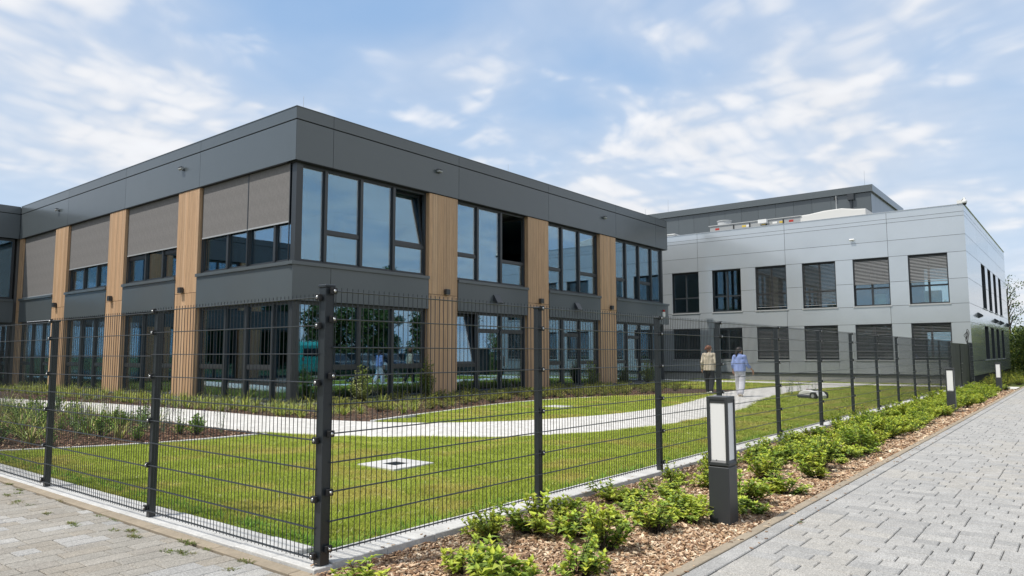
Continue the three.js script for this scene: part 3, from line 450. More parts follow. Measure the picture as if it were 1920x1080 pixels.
  part(silver, 'side_core', [GX(36.7, 58, 6.2, 8.5, -0.3, -0.045), GX(36.7, 58, 2.95, 3.72, -0.3, -0.045), GX(36.7, 58, -0.1, 1.02, -0.3, -0.045), GX(36.7, 42.55, 1.02, 6.2, -0.3, -0.045), GX(53.95, 58, 1.02, 6.2, -0.3, -0.045)], M.backing);
  const sideSeams = [36.63, 41.2, 46.7, 51.4, 58];
  for (const [y0, y1] of [[0.35, 1.06], [2.9, 3.8], [6.28, 7.1], [7.1, 8.0], [8.0, 8.2], [8.2, 8.55]]) for (let k = 0; k + 1 < sideSeams.length; k++) part(silver, 'band_panel', GX(sideSeams[k] + g, sideSeams[k + 1] - g, y0 + g, y1 - g, -0.03, 0.0), mat());
  const piers = [[36.63, 42.6], [44.5, 45.8], [47.5, 48.9], [50.6, 52.2], [53.9, 58]];
  for (const [a, b] of piers) { for (const [y0, y1] of [[1.06, 2.9], [3.8, 5.0], [5.0, 6.28]]) part(silver, 'pier_panel', GX(a + g, b - g, y0 + g, y1 - g, -0.03, 0.0), mat()); part(silver, 'pier_core', GX(a + 0.05, b - 0.05, 1.02, 6.2, -0.28, -0.05), M.backing); }
  for (const [a, b] of sw) { silverWindow(GX, a, b, 3.84, 6.25, 0.9, 0, 0); silverWindow(GX, a, b, 1.10, 2.87, 0.42, 0, 0); }
  // rooms behind the glass
  part(silver, 'interior_wall', [bx(-END, -5, 0, 7.7, -44.2, -44), bx(-5.2, -5, 0, 7.7, -58, -44.2), bx(-END, -END + 0.2, 0, 7.7, -44, ZG - 0.4), bx(-0.4, -0.3, 0, 7.7, -58.0, -57.8)], M.inner);
  part(silver, 'floor_slab', [bx(-END, -0.35, 2.98, 3.7, -58, ZG - 0.35), bx(-END, -0.35, -0.1, 0.05, -58, ZG - 0.35)], M.ceil);
  for (const i of [1, 3, 5, 6]) part(silver, 'room_divider', bx(-wx(i)[1] - 0.5, -wx(i)[1] - 0.4, 0.05, 7.7, -43.9, ZG - 0.5), M.ceil);
  // furniture seen through the open lower sashes upstairs
  part(silver, 'cardboard_box', [bx(-1.9, -1.2, 3.95, 4.5, -37.6, -37.1), bx(-4.2, -3.6, 3.9, 4.45, -37.5, -37.05)], std([0.55, 0.56, 0.36], 0.8)); part(silver, 'room_panel', [bx(-15.0, -14.2, 3.75, 6.0, -38.5, -38.4), bx(-12.6, -12.0, 3.75, 4.6, -38.2, -38.0)], std([0.36, 0.27, 0.17], 0.7));
  // the dark rooftop block
  const PZ = faceZ(-44.64), PX = faceX(-5.62), seamsP = []; for (let s = 5.64; s < 24; s += 1.165) seamsP.push(s);
  const block = part(silver, 'rooftop_block', [bx(-24, -5.7, 8.15, 11.4, -54.1, -44.72)], M.backing);
  for (let k = 0; k + 1 < seamsP.length; k++) part(block, 'cladding_panel', PZ(seamsP[k] + 0.006, seamsP[k + 1] - 0.006, 8.16, 11.38, -0.04, 0.0), k % 3 ? M.anth : M.anthB);
  for (let s = 44.66; s < 54; s += 1.17) part(block, 'cladding_panel', PX(s + 0.006, s + 1.164, 8.16, 11.38, -0.04, 0.0), M.anthB);
  part(block, 'eaves_trim', [bx(-24, -5.5, 11.40, 11.82, -54.2, -44.50)], M.anth);
  part(block, 'louvre', PX(48.4, 50.2, 9.2, 10.4, 0.002, 0.03), M.silverB); part(block, 'downpipe', cyl(0.06, 0.06, 2.8, 10, -6.75, 8.3, -44.54), M.frame); part(block, 'rain_hopper', bx(-6.93, -6.57, 11.0, 11.37, -44.63, -44.42), M.frame);
  part(block, 'floodlight', bx(-7.75, -7.6, 11.15, 11.28, -44.63, -44.5), M.black);
}
{ const t = thing('ventilation_unit', 'long pale grey ventilation unit on the silver roof with stickers', 'ventilation unit', [-11.0, 8.38, -40.2]);
  part(t, 'casing', bx(-2.8, 2.7, 0.2, 0.98, -0.95, 0.95), M.grey); part(t, 'base_frame', bx(-2.85, 2.75, -0.23, 0.198, -0.9, 0.9), M.frame); part(t, 'lid', bx(-2.87, 2.76, 0.982, 1.03, -1.0, 1.0), std([0.42, 0.43, 0.43], 0.5)); part(t, 'fan_outlet', [cyl(0.42, 0.42, 0.3, 24, -2.15, 1.03, 0.2), cyl(0.46, 0.46, 0.05, 24, -2.15, 1.33, 0.2)], std([0.45, 0.46, 0.46], 0.5));
  for (const x of [-1.3, -0.3, 0.7, 1.7]) part(t, 'door_handle', bx(x, x + 0.06, 0.62, 0.92, 0.952, 0.99), M.black); for (const [x, m] of [[-2.45, M.red], [2.05, M.red], [-0.75, M.yellow], [0.45, M.yellow], [1.5, M.yellow], [-0.9 + 0.4, M.white], [1.1, M.white]]) part(t, 'sticker', bx(x, x + 0.26, 0.72, 0.84, 0.951, 0.957), m); part(t, 'inlet_hood', bx(0.35, 0.85, 0.78, 1.0, 0.958, 1.3), M.white); }
{ const t = thing('duct_cover', 'white sheeted air duct on the silver roof beside the ventilation unit', 'duct cover', [-6.6, 8.15, -40.2]); const s = new THREE.Shape([[-1.7, 0], [1.75, 0], [1.75, 0.98], [1.2, 1.02], [0.55, 1.12], [-0.4, 1.10], [-1.2, 1.02], [-1.7, 1.0]].map(([x, y]) => new THREE.Vector2(x, y))); t.scale.y = 1.2; part(t, 'sheeting', new THREE.ExtrudeGeometry(s, { depth: 1.8, bevelSize: 0.04, bevelThickness: 0.04, bevelSegments: 2 }).translate(0, 0, -0.9), M.offwhite); part(t, 'end_flange', bx(-1.80, -1.745, 0.2, 1.02, -0.9, 0.9), M.black); }
{ const t = thing('roof_mast', 'slim pale mast standing on the white duct on the silver roof', 'mast', [-6.4, 9.45, -39.6]); part(t, 'pole', cyl(0.03, 0.025, 0.9, 8), M.grey); }
{ const t = thing('roof_hatch', 'small white roof hatch at the left end of the silver roof', 'roof hatch', [-16.1, 8.15, -38.5]); part(t, 'hatch', rbx(0.9, 0.75, 0.9, 0.03, 0, 0.375, 0), M.white); part(t, 'lid', bx(-0.5, 0.5, 0.76, 0.82, -0.5, 0.5), M.white); }
for (const [x, z, lab] of [[-6.0, -44.9, 'thin lightning rod on the right end of the dark rooftop block'], [-19.4, -44.9, 'thin lightning rod on the left end of the dark rooftop block']]) { const t = thing('lightning_rod', lab, 'lightning rod', [x, 11.82, z], 0, 'lightning rods on the rooftop block'); part(t, 'rod', cyl(0.014, 0.007, 1.0, 6), M.steel); part(t, 'foot', cyl(0.07, 0.05, 0.05, 10), M.grey); }
{ const t = thing('dome_camera', 'white dome camera on the roof corner of the silver building', 'camera', [0.0, 8.575, ZG]); part(t, 'bracket', [bx(-0.24, 0.0, 0.0, 0.16, -0.05, 0.05), rod([-0.05, 0.13, 0], [0.1, 0.22, 0.22], 0.03, 0.03, 8), rod([0.1, 0.22, 0.22], [0.1, 0.10, 0.24], 0.035, 0.05, 8)], M.white); part(t, 'head', new THREE.SphereGeometry(0.11, 16, 12).translate(0.1, 0.02, 0.24), M.white); part(t, 'dome', new THREE.SphereGeometry(0.085, 16, 12).translate(0.1, -0.06, 0.24), M.black); }
{ const t = thing('fascia_camera', 'small white bullet camera on the silver front between upper windows', 'camera', [-4.94, 7.25, ZG]); part(t, 'bracket', bx(-0.03, 0.03, 0, 0.06, -0.005, 0.06), M.white); part(t, 'body', new THREE.CylinderGeometry(0.05, 0.05, 0.22, 12).rotateZ(Math.PI / 2).translate(-0.03, 0.05, 0.1), M.white); }
[40.06, 48.57, 52.0, 56.8].forEach((z, i) => { const t = thing('side_wall_lamp', 'black wedge lamp on the silver side wall, ' + ['first', 'second', 'third', 'fourth'][i] + ' from the front corner', 'wall lamp', [0.02, 3.2, -z], Math.PI / 2, 'lamps on the silver side wall'); const sh = new THREE.Shape([[0, 0], [0, 0.3], [0.2, 0.16], [0.2, 0.1]].map(([x, y]) => new THREE.Vector2(x, y))); part(t, 'housing', new THREE.ExtrudeGeometry(sh, { depth: 0.26, bevelEnabled: false }).rotateY(-Math.PI / 2).translate(0.13, 0, 0), M.frame); part(t, 'lens', bx(-0.1, 0.1, 0.03, 0.045, 0.06, 0.17).translate(0, 0.02, 0), M.diffuser); });
/* ---------------------------------------------------------------- double-rod mesh fence */
{
  const wireG = new THREE.CylinderGeometry(0.0030, 0.0030, 1.845, 6).translate(0, 0.985, 0), clampG = rbx(0.05, 0.045, 0.028, 0.004), boltG = new THREE.SphereGeometry(0.0115, 10, 8).scale(1, 1, 0.6), clampRods = [0, 2, 4, 6, 8, 9];
  // along: unit vector of the run; out: side the mesh hangs on
  const panel = (fence, ax, az, bx_, bz, lift, alongZ) => {
    const L = Math.hypot(bx_ - ax, bz - az), P = new THREE.Group(), dir = [(bx_ - ax) / L, (bz - az) / L];
    const hor = (y, off) => { const o = alongZ ? [off, 0] : [0, off]; return rod([ax + o[0], y + lift, az + o[1]], [bx_ + o[0], y + lift, bz + o[1]], 0.0040, 0.0040, 6); };
    const pnl = part(fence, 'mesh_panel', [hor(0.08, 0.007), hor(0.08, -0.007)], M.fence);
    for (let k = 1; k < 10; k++) part(pnl, 'double_rod', [hor(0.08 + 0.2 * k, 0.007), hor(0.08 + 0.2 * k, -0.007)], M.fence);
    const n = Math.floor((L - 0.02) / 0.05), s0 = (L - (n - 0) * 0.05) / 2;
    for (let k = 0; k <= n; k++) { const m = part(pnl, 'wire', wireG, M.fence), s = s0 + k * 0.05; m.position.set(ax + dir[0] * s, lift, az + dir[1] * s); }
  };
  const post = (fence, x, z, base, top, w, sides) => {
    const p = part(fence, 'post', rbx(w, top - base, w, 0.004, x, (top + base) / 2, z, 1), M.fence);
    part(p, 'cap', rbx(w + 0.012, 0.022, w + 0.012, 0.006, x, top + 0.011, z, 1), M.fence);
    for (const [side, lift, shift] of sides) for (const k of clampRods) {
      const y = 0.08 + 0.2 * k + lift - (k ? 0.0 : -0.02), d = w / 2 + 0.022, c = part(p, 'clamp', clampG, M.black), b = part(p, 'bolt', boltG, M.steel);
      if (side === 'x') { c.position.set(x + d, y, z + shift); c.rotation.y = Math.PI / 2; b.position.set(x + d + 0.016, y, z + shift); b.rotation.y = Math.PI / 2; } else { c.position.set(x + shift, y, z + d); b.position.set(x + shift, y, z + d + 0.016); }
    }
    return p;
  };
  const fr = thing('mesh_fence', 'long anthracite wire mesh fence beside the wood chip bed', 'fence');
  const zs = [0, 2.52, 5.04, 6.94, 9.46, 11.98, 14.5, 17.02, 19.54, 22.06, 24.58, 27.1, 29.62];
  post(fr, 0, 0, -0.03, 1.905, 0.078, [['x', 0, -0.012], ['z', -0.045, -0.012]]);
  for (let i = 1; i < zs.length; i++) post(fr, 0, -zs[i], -0.005, 1.875, i === 12 ? 0.085 : 0.06, [['x', 0, 0]]);
  for (let i = 0; i + 1 < zs.length; i++) panel(fr, 0.05, -zs[i] - (i ? 0.008 : 0.02), 0.05, -zs[i + 1] + 0.008, 0, true);
  post(fr, 0, -35.35, -0.06, 1.9, 0.085, []); post(fr, 0, -36.1, -0.06, 1.9, 0.06, [['x', 0, 0]]); panel(fr, 0.05, -35.4, 0.05, -36.55, 0, true);
  const fl = thing('mesh_fence', 'wire mesh fence running left from the corner post along the forecourt', 'fence');
  const lifts = [-0.045, -0.045, -0.06, -0.075, -0.09, -0.1], xs = [0, 2.52, 5.04, 7.56, 10.08, 12.6];
  for (let i = 1; i < xs.length; i++) post(fl, -xs[i], 0, -0.06 + lifts[i] * 0.2, 1.87 + lifts[i], 0.06, [['z', lifts[i], 0]]);
  for (let i = 0; i + 1 < xs.length; i++) panel(fl, -xs[i] - (i ? 0.008 : 0.02), 0.05, -xs[i + 1] + 0.008, 0.05, lifts[i + 1], false);
}
{ // solid double gate at the far end of the fence
  const t = thing('metal_gate', 'solid dark grey double leaf gate in the fence near the silver building', 'gate', [0, 0, -29.72]);
  for (const k of [0, 1]) { const a = -0.03 - k * 2.78, b = a - 2.74; const leaf = part(t, 'gate_leaf', bx(-0.015, 0.015, 0.06, 1.80, b + 0.05, a - 0.05), M.frameDust); part(leaf, 'leaf_frame', [bx(-0.03, 0.03, 0.03, 1.84, a - 0.05, a), bx(-0.03, 0.03, 0.03, 1.84, b, b + 0.05), bx(-0.03, 0.03, 1.80, 1.84, b + 0.05, a - 0.05), bx(-0.03, 0.03, 0.03, 0.07, b + 0.05, a - 0.05)], M.fence); }
  part(t, 'handle', bx(0.03, 0.07, 0.98, 1.02, -3.05, -2.85), M.steel); part(t, 'lock_plate', bx(0.031, 0.036, 0.75, 0.78, -3.0, -2.85), M.steel); part(t, 'lock_plate', bx(0.031, 0.036, 0.6, 0.63, -3.0, -2.85), M.steel);
}
{ // loops of spare cable above the gate post
  const t = thing('cable_loop', 'loops of black cable standing up from the last gate post', 'cable', [0, 1.86, -35.35]);
  for (const [h, w, o] of [[0.55, 0.24, 0], [0.66, 0.30, 0.05], [0.5, 0.2, -0.05]]) { const c = new THREE.CatmullRomCurve3([[0, 0.0, 0], [0.03, h * 0.35, -0.02 + o], [w * 0.5, h * 0.75, 0.05 + o], [0.02, h, 0.02], [-w * 0.6, h * 0.78, -0.1 + o], [-0.04, h * 0.35, -0.03], [0.02, 0.0, -0.02]].map(([z, y, x]) => new THREE.Vector3(x, y, z * 1.6))); part(t, 'cable', new THREE.TubeGeometry(c, 36, 0.012, 6), M.rubber); }
}
/* ---------------------------------------------------------------- bollard lights */
[[1.61, -3.11, 'square bollard light nearest the camera, dark grey with white panels'], [1.45, -18.2, 'square bollard light halfway along the wood chip bed'], [1.46, -30.75, 'square bollard light farthest away near the gate']].forEach(([x, z, lab]) => {
  const t = thing('bollard_light', lab, 'bollard light', [x, -0.075, z], 0.0, 'bollard lights along the bed'), w = 0.19, y0 = 0.52, y1 = 1.115, b = 0.026;
  const base = part(t, 'base', rbx(w, y0 - 0.012, w, 0.006, 0, (y0 - 0.012) / 2, 0, 2), M.frameDust);
  part(t, 'shadow_gap', bx(-w / 2 + 0.008, w / 2 - 0.008, y0 - 0.012, y0, -w / 2 + 0.008, w / 2 - 0.008), M.black);
  const bevelTop = (yA, yB, inA, inB) => { const g = new THREE.CylinderGeometry((w / 2 - inB) * Math.SQRT2, (w / 2 - inA) * Math.SQRT2, yB - yA, 4, 1, true).rotateY(Math.PI / 4).translate(0, (yA + yB) / 2, 0); return g.toNonIndexed(); };
  const fl = bevelTop(y0 + 0.028, y0 + 0.062, 0.0, 0.022); fl.computeVertexNormals();
  part(t, 'lamp_collar', [rbx(w, 0.028, w, 0.004, 0, y0 + 0.014, 0, 1), fl], M.frameDust);
  for (const [sx, sz] of [[1, 1], [1, -1], [-1, 1], [-1, -1]]) part(t, 'corner_bar', rbx(b, y1 - y0 - 0.03, b, 0.004, sx * (w / 2 - b / 2), (y0 + y1) / 2, sz * (w / 2 - b / 2), 1), M.frameDust);
  part(t, 'lamp_head', [rbx(w, 0.03, w, 0.005, 0, y1 - 0.005, 0, 1), rbx(w - 0.012, 0.03, w - 0.012, 0.005, 0, y1 - 0.033, 0, 1)], M.frameDust);
  part(t, 'diffuser', bx(-w / 2 + 0.012, w / 2 - 0.012, y0 + 0.03, y1 - 0.04, -w / 2 + 0.012, w / 2 - 0.012), M.diffuser);
  part(t, 'screw', new THREE.SphereGeometry(0.006, 8, 6).translate(-0.02, y0 + 0.045, w / 2 - 0.012), M.black);
});
/* ---------------------------------------------------------------- covers set in the lawn */
{ const t = thing('drain_cover', 'pale concrete slab with a small square grate in the near lawn', 'drain cover', [-3.08, -0.06, -3.47]);
  for (const [x0, x1, z0, z1] of [[-0.36, 0.36, -0.36, -0.13], [-0.36, 0.36, 0.13, 0.36], [-0.36, -0.13, -0.128, 0.128], [0.13, 0.36, -0.128, 0.128]]) part(t, 'slab', stoneGeo([[x0 + 0.003, z0 + 0.003], [x1 - 0.003, z0 + 0.003], [x1 - 0.003, z1 - 0.003], [x0 + 0.003, z1 - 0.003]], -0.03, 0.045, 0.005), M.kerb);
  part(t, 'pit', bx(-0.128, 0.128, -0.03, 0.012, -0.126, 0.126), M.black); for (let k = 0; k < 6; k++) part(t, 'grate_bar', bx(-0.12, 0.12, 0.015, 0.04, -0.115 + k * 0.042, -0.098 + k * 0.042), M.fence); }
{ const t = thing('drain_cover', 'plain pale concrete cover in the lawn beyond the winding path', 'drain cover', [-7.4, -0.06, -13.4]); part(t, 'slab', stoneGeo([[-0.32, -0.28], [0.32, -0.28], [0.32, 0.28], [-0.32, 0.28]], -0.03, 0.045, 0.005), M.kerb); part(t, 'lid', stoneGeo([[-0.2, -0.2], [0.2, -0.2], [0.2, 0.2], [-0.2, 0.2]], 0.04, 0.052, 0.004), M.kerb2); }
/* ---------------------------------------------------------------- robot mower */
{ const t = thing('robot_mower', 'white and dark grey robot lawn mower on the far lawn', 'robot mower', [-2.86, -0.05, -21.3], 2.75);
  const prof = [[-0.36, 0.06], [-0.37, 0.12], [-0.30, 0.20], [-0.05, 0.265], [0.14, 0.26], [0.30, 0.19], [0.36, 0.10], [0.36, 0.06]].map(([x, y]) => new THREE.Vector2(x, y));
  part(t, 'shell', new THREE.ExtrudeGeometry(new THREE.Shape(prof), { depth: 0.34, bevelSize: 0.04, bevelThickness: 0.05, bevelSegments: 4 }).translate(0, 0.0, -0.17), M.white);
  part(t, 'skirt', rbx(0.80, 0.10, 0.50, 0.045, 0, 0.10, 0, 3), std([0.07, 0.075, 0.09], 0.5)); part(t, 'hatch', rbx(0.30, 0.03, 0.22, 0.012, -0.02, 0.30, 0, 2), M.frame); part(t, 'stop_button', cyl(0.045, 0.04, 0.035, 16, 0.16, 0.285, 0), M.red);
  for (const s of [-1, 1]) { const w = part(t, 'wheel', new THREE.CylinderGeometry(0.125, 0.125, 0.07, 24).rotateX(Math.PI / 2).translate(-0.27, 0.125, s * 0.27), M.rubber); part(w, 'hub', new THREE.CylinderGeometry(0.06, 0.06, 0.08, 16).rotateX(Math.PI / 2).translate(-0.27, 0.125, s * 0.27), M.grey); } part(t, 'front_wheel', new THREE.SphereGeometry(0.05, 12, 10).translate(0.28, 0.05, 0), M.rubber); }
/* ---------------------------------------------------------------- plants */
class Leaves { constructor() { this.p = []; this.n = []; this.c = []; }
  tri(a, b, c, col) { const e = new THREE.Vector3().subVectors(b, a), f = new THREE.Vector3().subVectors(c, a), n = e.cross(f).normalize(); for (const v of [a, b, c]) { this.p.push(v.x, v.y, v.z); this.n.push(n.x, n.y, n.z); this.c.push(...col); } }
  leaf(at, dir, up, len, wid, col, bend = 0.25) { // a folded leaf: two wings along the midrib, tip bent down
    const d = dir.clone().normalize(), s = new THREE.Vector3().crossVectors(d, up).normalize(), n = new THREE.Vector3().crossVectors(s, d), m = at.clone().addScaledVector(d, len * 0.45), tip = at.clone().addScaledVector(d, len).addScaledVector(n, -len * bend);
    const l = m.clone().addScaledVector(s, wid / 2).addScaledVector(n, wid * 0.18), r = m.clone().addScaledVector(s, -wid / 2).addScaledVector(n, wid * 0.18);
    this.tri(at, l, m, col); this.tri(l, tip, m, col); this.tri(at, m, r, col); this.tri(m, tip, r, col); }
  blade(at, dir, len, wid, droop, col, seg = 4) { let p = at.clone(), d = dir.clone().normalize(); const side = new THREE.Vector3(-d.z, 0, d.x); if (side.lengthSq() < 1e-4) side.set(1, 0, 0); side.normalize(); let pl = p.clone().addScaledVector(side, wid / 2), pr = p.clone().addScaledVector(side, -wid / 2); for (let i = 1; i <= seg; i++) { d.y -= droop / seg; const q = p.clone().addScaledVector(d.clone().normalize(), len / seg), w = wid * (1 - (i / seg) ** 1.5) / 2 + 0.0006, ql = q.clone().addScaledVector(side, w), qr = q.clone().addScaledVector(side, -w); this.tri(pl, ql, pr, col); this.tri(pr, ql, qr, col); p = q; pl = ql; pr = qr; } return p; }
  geo() { const g = new THREE.BufferGeometry(); g.setAttribute('position', new THREE.Float32BufferAttribute(this.p, 3)); g.setAttribute('normal', new THREE.Float32BufferAttribute(this.n, 3)); g.setAttribute('color', new THREE.Float32BufferAttribute(this.c, 3)); return g; } }
const V = (x, y, z) => new THREE.Vector3(x, y, z), UPV = V(0, 1, 0);
const mixc = (a, b, t) => [lerp(a[0], b[0], t), lerp(a[1], b[1], t), lerp(a[2], b[2], t)];
const jit = (c, r, a = 0.25) => { const k = 1 + (r() - 0.5) * 2 * a, w = 1 + (r() - 0.5) * 0.24; return [c[0] * k * w, c[1] * k, c[2] * k / w]; };
function spherical(r) { const u = r() * 2 - 1, a = r() * Math.PI * 2, s = Math.sqrt(1 - u * u); return V(Math.cos(a) * s, u, Math.sin(a) * s); }
function shrubParts(seed, R, H, shoots, leafLen, cols, perShoot = 9, upright = 0.5) {
  const r = rng(seed), L = new Leaves(), stems = [];
  for (let k = 0; k < shoots; k++) {
    const az = r() * Math.PI * 2, rr = Math.pow(r(), 0.65) * R, reach = rr / R, top = V(Math.cos(az) * rr, H * (1.05 - 0.55 * reach * reach) * (0.6 + 0.5 * r()), Math.sin(az) * rr), base = V(Math.cos(az) * rr * 0.15, 0, Math.sin(az) * rr * 0.15);
    stems.push(rod(base.toArray(), top.toArray(), 0.004, 0.0016, 4)); const young = r() < 0.4 ? cols[1] : cols[0], c0 = mixc(young, cols[2] ?? cols[0], r() * 0.35), dir = top.clone().sub(base).normalize();
    for (let i = 0; i < perShoot; i++) { const t = 0.30 + 0.72 * ((i + r()) / perShoot), a = i * 2.4 + r(), at = base.clone().lerp(top, Math.min(t, 1)), out = V(Math.cos(a), 0.25 + upright * r(), Math.sin(a)).addScaledVector(dir, 0.35); L.leaf(at, out, UPV, leafLen * (0.65 + 0.7 * r()), leafLen * (0.48 + 0.3 * r()), jit(c0, r), 0.15 + 0.3 * r()); }
    for (let i = 0; i < 4; i++) { const a = i * 1.57 + r(); L.leaf(top, V(Math.cos(a) * 0.8, 0.8, Math.sin(a) * 0.8), UPV, leafLen * (0.6 + 0.4 * r()), leafLen * 0.45, jit(young, r), 0.1); }
  }
  return [L.geo(), mergeGeometries(stems.map((g) => g.toNonIndexed()))];
}
const G_MID = [0.25, 0.36, 0.042], G_YOUNG = [0.47, 0.54, 0.06], G_DARK = [0.11, 0.195, 0.034], G_YEL = [0.26, 0.28, 0.045];
function plantThing(name, parts, label, category, group, pos, turn, sc, mats = [M.leaf, M.bark], names = ['foliage', 'stems']) { const t = thing(name, label, category, pos, turn, group); parts.forEach((g, i) => part(t, names[i], g, mats[i])); t.scale.set(...sc); return t; }
function spreadParts(seed, R, H, cols) { // a loose, spreading young shrub: a few uneven tufts of leafy shoots with bare wood between
  const r = rng(seed), L = new Leaves(), stems = [], tufts = 4 + Math.floor(r() * 4);
  for (let q = 0; q < tufts; q++) { const qa = r() * 6.283, qr = R * Math.sqrt(r()) * 0.85, qh = H * (0.45 + 0.75 * r() * (1 - 0.35 * qr / R)), qs = R * (0.25 + 0.3 * r()), c = V(Math.cos(qa) * qr, 0, Math.sin(qa) * qr), n = 6 + Math.floor(r() * 6), tone = r();
    for (let k = 0; k < n; k++) { const a = r() * 6.283, rr = qs * Math.sqrt(r()), top = V(c.x + Math.cos(a) * rr, qh * (0.55 + 0.6 * r()), c.z + Math.sin(a) * rr), base = V(c.x * 0.25, 0, c.z * 0.25), dir = top.clone().sub(base).normalize(); stems.push(rod(base.toArray(), top.toArray(), 0.004, 0.0015, 4)); const c0 = mixc(tone < 0.55 ? cols[0] : cols[1], r() < 0.5 ? cols[2] : cols[1], r() * 0.5);
      for (let i = 0; i < 8; i++) { const t = 0.45 + 0.57 * ((i + r()) / 8), b = i * 2.4 + r(), at = base.clone().lerp(top, Math.min(1, t)); const brown = r() < 0.018; L.leaf(at, V(Math.cos(b), 0.1 + 0.7 * r(), Math.sin(b)).addScaledVector(dir, 0.3), UPV, 0.048 * (0.6 + 0.7 * r()), 0.048 * (0.5 + 0.3 * r()), brown ? [0.30, 0.16, 0.06] : jit(c0, r), 0.1 + 0.4 * r()); }
      for (let i = 0; i < 3; i++) { const b = i * 2.1 + r(); L.leaf(top, V(Math.cos(b) * 0.7, 0.9, Math.sin(b) * 0.7), UPV, 0.04 * (0.6 + 0.5 * r()), 0.02, jit(cols[1], r), 0.1); } } }
  return [L.geo(), mergeGeometries(stems.map((g) => g.toNonIndexed()))];
}
{ // low shrubs in the wood chips
  const r = rng(51), kinds = []; for (let k = 0; k < 12; k++) kinds.push(spreadParts(500 + k, 0.17 + 0.03 * (k % 3), 0.16 + 0.03 * (k % 4), [G_MID, G_YOUNG, G_DARK]));
  const spots = [], fixed = [[0.62, 0.12, 1.0], [0.86, -0.55, 1.25], [1.28, -0.42, 1.35], [1.42, -1.0, 1.05], [0.45, -1.35, 1.0], [0.55, -1.75, 1.25], [0.85, -1.85, 1.2], [1.25, -1.62, 1.3], [0.42, -2.35, 1.0], [0.95, -2.55, 1.25], [1.35, -2.35, 0.95], [1.25, -2.95, 1.2], [0.75, -3.0, 1.0], [0.35, -3.35, 1.1], [1.05, -3.45, 1.2], [1.65, -3.55, 1.2], [0.6, -3.9, 1.15], [1.35, -4.1, 1.25], [0.98, -4.6, 1.15], [0.38, -4.6, 1.0], [1.6, -4.75, 1.15], [0.7, -5.25, 1.1], [1.25, -5.4, 1.2], [0.4, -5.9, 1.05], [1.62, -5.95, 1.1], [0.98, -6.2, 1.2]];
  for (const f of fixed) spots.push(f);
  for (let z = -6.6; z > -32.2; z -= 0.40) { const n = 3; for (let k = 0; k < n; k++) { const x = 0.36 + (k + 0.25 + 0.5 * r()) * (1.24 / n); if (Math.hypot(x - 1.45, z + 18.2) < 0.26 || Math.hypot(x - 1.46, z + 30.75) < 0.26) continue; spots.push([x, z + (r() - 0.5) * 0.3, 0.95 + 0.45 * r()]); } }
  const zones = [[99, -1.2, 'low leafy green shrub in the wood chips near the fence corner', 'shrubs near the fence corner'], [-1.2, -3.9, 'low leafy green shrub in the wood chips around the nearest bollard light', 'shrubs around the nearest bollard'], [-3.9, -9.5, 'low leafy green shrub in wood chips just beyond the nearest bollard light', 'shrubs beyond the nearest bollard'], [-9.5, -18.2, 'bushy green shrub in the dense row before the middle bollard light', 'shrubs before the middle bollard'], [-18.2, -99, 'bushy green shrub in the dense row beyond the middle bollard light', 'shrubs beyond the middle bollard']];
  const protos = [], ord = ['first', 'second', 'third', 'fourth', 'fifth', 'sixth', 'seventh', 'eighth', 'ninth', 'tenth', 'eleventh', 'twelfth'], lanes = [[], [], []], lane = (x) => (x < 0.6 ? 0 : x < 1.2 ? 1 : 2), where = ['beside the fence kerb', 'in the middle of the wood chips', 'beside the walkway edging'];
  fixed.slice().sort((a, b) => b[1] - a[1]).forEach((f) => lanes[lane(f[0])].push(f));
  const ownLabel = (f) => { const l = lane(f[0]); return ord[lanes[l].indexOf(f)] + ' low green shrub ' + where[l] + ', counted from the fence corner'; };
  spots.forEach((spot, i) => { const [x, z, s] = spot, zone = zones.find(([a, b]) => z < a && z >= b), zn = i < fixed.length ? [0, 0, ownLabel(spot), 'nearest shrubs in the wood chips'] : zone, k = Math.floor(r() * 12), sc = [s * (1.0 + 0.35 * r()), s * (0.75 + 0.5 * r()), s * (1.0 + 0.35 * r())], pos = [x, -0.08, z]; if (!protos[k]) { protos[k] = plantThing('low_shrub', kinds[k], zn[2], 'shrub', zn[3], pos, r() * 6.28, sc); } else copyOf(protos[k], pos, r() * 6.28, sc, zn[2], zn[3]); });
}
function grassParts(seed, n, H, wid, spread, cols) { const r = rng(seed), L = new Leaves(); for (let k = 0; k < n; k++) { const a = r() * 6.283, tilt = 0.12 + spread * Math.pow(r(), 0.8); L.blade(V(Math.cos(a) * 0.04 * r(), 0, Math.sin(a) * 0.04 * r()), V(Math.cos(a) * tilt, 1, Math.sin(a) * tilt), H * (0.6 + 0.5 * r()), wid * (0.7 + 0.5 * r()), 0.5 + 1.1 * r(), jit(cols[Math.floor(r() * cols.length)], r, 0.2)); } return [L.geo()]; }
function spireParts(seed, n, H, cols, bloom) { const r = rng(seed), L = new Leaves(), B = new Leaves(); for (let k = 0; k < n; k++) { const a = r() * 6.283, t = 0.35 * Math.sqrt(r()), tip = L.blade(V(Math.cos(a) * 0.03, 0, Math.sin(a) * 0.03), V(Math.cos(a) * t, 1, Math.sin(a) * t), H * (0.7 + 0.4 * r()), 0.006, 0.15, jit(cols[0], r, 0.2), 3); for (let i = 0; i < 12; i++) { const q = r(), p = V(Math.cos(a) * t, 1, Math.sin(a) * t).normalize().multiplyScalar(H * 0.75 * q); L.leaf(p, V(Math.cos(i * 2.4), 0.7, Math.sin(i * 2.4)), UPV, 0.05, 0.014, jit(cols[i % cols.length], r, 0.25)); } for (let i = 0; i < 14; i++) { const p = tip.clone().addScaledVector(V(Math.cos(a) * t, 1, Math.sin(a) * t).normalize(), -0.16 * r()); B.leaf(p, V(r() - 0.5, 0.4, r() - 0.5), UPV, 0.018, 0.012, jit(bloom, r, 0.3)); } } return [L.geo(), B.geo()]; }
